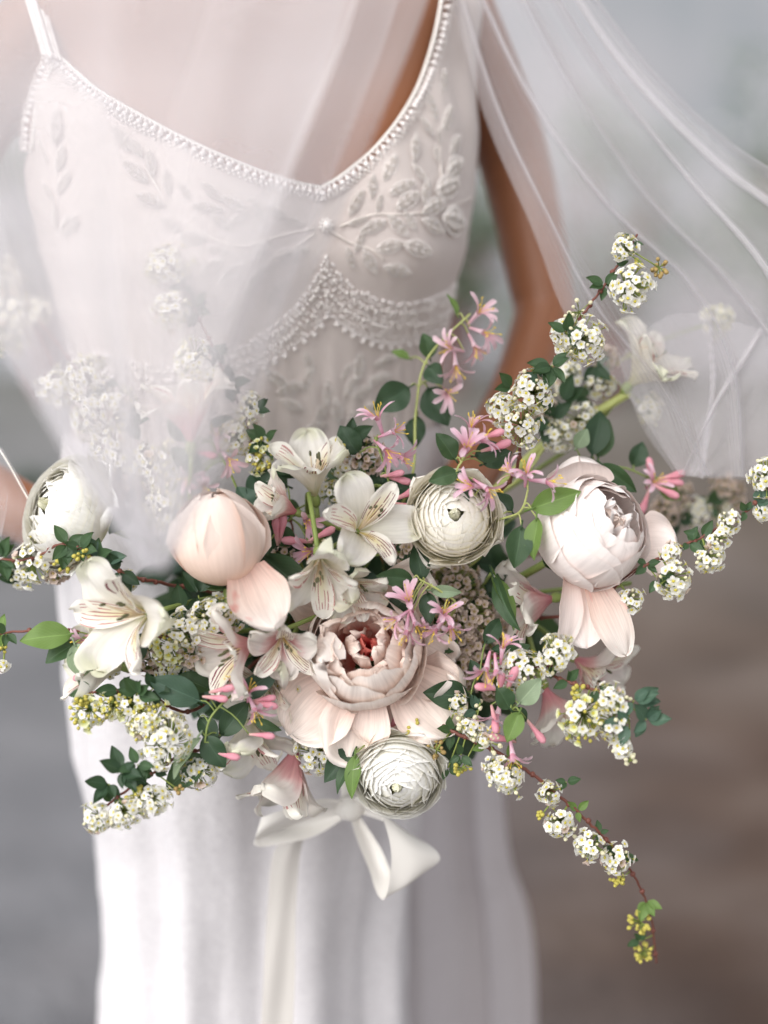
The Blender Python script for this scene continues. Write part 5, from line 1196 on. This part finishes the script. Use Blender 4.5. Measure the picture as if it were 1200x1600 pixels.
spirea('small spirea heads filling the gap under the large sideways alstroemeria', [(330, 1030, 1.33), (270, 1045, 1.29), (200, 1050, 1.285)],
       [(275, 1048, 1.28, 26, 'w', 1.2, 20), (235, 1030, 1.285, 24, 'd'), (330, 1050, 1.28, 22, 'w'), (175, 1040, 1.285, 20, 'w')], [(300, 1065, 1.275, 5, 44, 'GD'), (230, 1060, 1.28, 5, 40, 'G')], [])
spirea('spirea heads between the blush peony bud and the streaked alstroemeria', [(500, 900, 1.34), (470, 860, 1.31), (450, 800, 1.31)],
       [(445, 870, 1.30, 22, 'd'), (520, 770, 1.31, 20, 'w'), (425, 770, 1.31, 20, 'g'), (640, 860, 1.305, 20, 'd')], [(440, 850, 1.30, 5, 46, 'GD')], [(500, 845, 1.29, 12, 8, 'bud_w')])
# thick pale stalk of the alstroemeria inside the veil
st = [o for o in bpy.data.objects if o.get('label', '').startswith('alstroemeria half hidden')][0]
mb = MB(); mb.tube(curve([P(985, 612, 1.374), P(940, 640, 1.38), P(890, 668, 1.385), P(838, 705, 1.385), P(760, 780, 1.36)], 16), .0038, 9)
world_part(mb, 'thick_stalk', M['stem_pale'], st)

# ---- filler greenery deep inside the bouquet
rnd = random.Random(99)
NEARBY = [('the blush peony bud', 343, 843), ('the half open pale peony', 926, 832), ('the open coral hearted peony', 572, 1010), ('the cream ranunculus', 708, 808), ('the hanging white ranunculus', 622, 1214), ('the large sideways alstroemeria', 232, 958), ('the alstroemeria with burgundy dashes', 556, 800),
          ('the yellow throated alstroemeria', 492, 740), ('the dusty beige blossom heads', 720, 960), ('the drooping pink honeysuckle with round leaves', 780, 1080), ('the deep pink honeysuckle buds', 385, 1100), ('the broad white spirea head', 320, 985), ('the heads under the drooping peony petals', 850, 1035)]
for k in range(26):
    a = k * 2.39996; r = math.sqrt((k + .5) / 26)
    cx_, cy_ = 560 + 300 * r * math.cos(a), 960 + 190 * r * math.sin(a)
    d = 1.335 + .05 * r
    nb = min(NEARBY, key=lambda q: (q[1] - cx_) ** 2 + (q[2] - cy_) ** 2)[0]
    t = thing('foliage_sprig', 'dark green leafy filler sprig behind ' + nb, 'foliage', P(cx_, cy_, d), 'filler foliage inside the bouquet')
    mb = MB(); mb.tube(curve([GRIP, (GRIP + P(cx_, cy_, d)) / 2 + FW * .012, P(cx_, cy_, d)], 8), .0012, 6); world_part(mb, 'stem', M['stem'], t)
    for j in range(8):
        an = rnd.uniform(0, 6.28); ln = rnd.uniform(55, 85); ox, oy = rnd.uniform(-22, 22), rnd.uniform(-22, 22)
        leaf(t, (cx_ + ox, cy_ + oy), (cx_ + ox + ln * math.cos(an), cy_ + oy + ln * math.sin(an)), d, d + rnd.uniform(-.02, .02), rnd.uniform(.26, .4), rnd.choice((GD, GD, G, M['leaf_t'])), rnd.uniform(-.6, .6))
t = thing('foliage_sprig', 'long curled leaf blade hanging between the cream ranunculus and the half open peony', 'foliage', P(770, 905, 1.28), 'curled single leaves')
leaf(t, (768, 895), (804, 985), 1.28, 1.262, .16, M['leaf'], .7, .5); leaf(t, (772, 895), (808, 980), 1.285, 1.268, .15, M['leaf_l'], -.5, .4)
mb = MB(); mb.tube(curve([GRIP, P(720, 930, 1.36), P(768, 895, 1.28)], 8), .0012, 6); world_part(mb, 'stem', M['stem'], t)

# ------------------------------------------------------------------ ribbon
rb = thing('satin_ribbon', 'white satin ribbon bow hanging under the bouquet with a long tail', 'ribbon', P(545, 1262, 1.37))
def strip(name, cen, wid, wdir, label=None, n=40):
    C = curve([P(*q) for q in cen], n); mb = MB()
    W_ = [Vector(q) for q in curve([Vector(D(*q)) for q in wdir], n)]; ws = [q.x for q in curve([Vector((px(q, 1.37), 0, 0)) for q in wid], n)]
    mb.grid(8, n, lambda u, v: C[int(round(v * n))] + W_[int(round(v * n))].normalized() * ws[int(round(v * n))] * (u - .5) * 2 + FW * .003 * math.sin(u * 5 + v * 6))
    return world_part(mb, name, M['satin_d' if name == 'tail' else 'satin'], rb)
strip('loop', [(545, 1258, 1.375), (500, 1262, 1.36), (440, 1282, 1.35), (402, 1298, 1.355), (430, 1300, 1.375), (490, 1290, 1.385), (545, 1266, 1.38)], [8, 22, 30, 26, 20, 16, 8], [(0, 1, .6), (.1, 1, .9), (.1, 1, 1.2), (.3, 1, .6), (.1, 1, -.4), (0, 1, -.3), (0, 1, .2)])
strip('loop', [(550, 1258, 1.375), (590, 1265, 1.355), (632, 1300, 1.345), (650, 1345, 1.345), (622, 1392, 1.352), (600, 1370, 1.365), (575, 1315, 1.375), (552, 1268, 1.38)], [10, 28, 42, 44, 28, 24, 20, 8], [(-.3, 1, .2), (-.5, .8, .3), (-.8, .5, .5), (-1, .1, .6), (-.9, -.5, .4), (-1, .4, .2), (-1, .4, .2), (-1, .4, 0)])
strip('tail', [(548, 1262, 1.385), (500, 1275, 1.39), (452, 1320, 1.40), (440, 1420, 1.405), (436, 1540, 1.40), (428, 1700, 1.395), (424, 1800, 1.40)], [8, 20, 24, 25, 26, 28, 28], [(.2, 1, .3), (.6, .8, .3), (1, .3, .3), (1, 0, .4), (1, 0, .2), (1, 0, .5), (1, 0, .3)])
mb = MB(); mb.ball(P(547, 1262, 1.372), (.012, .009, .011), 14, 10); world_part(mb, 'knot', M['satin'], rb)
mb = MB(); mb.tube(curve([P(547, 1262, 1.38), P(535, 1180, 1.40), P(515, 1060, 1.415), GRIP], 12), .006, 8); world_part(mb, 'binding', M['satin'], rb)
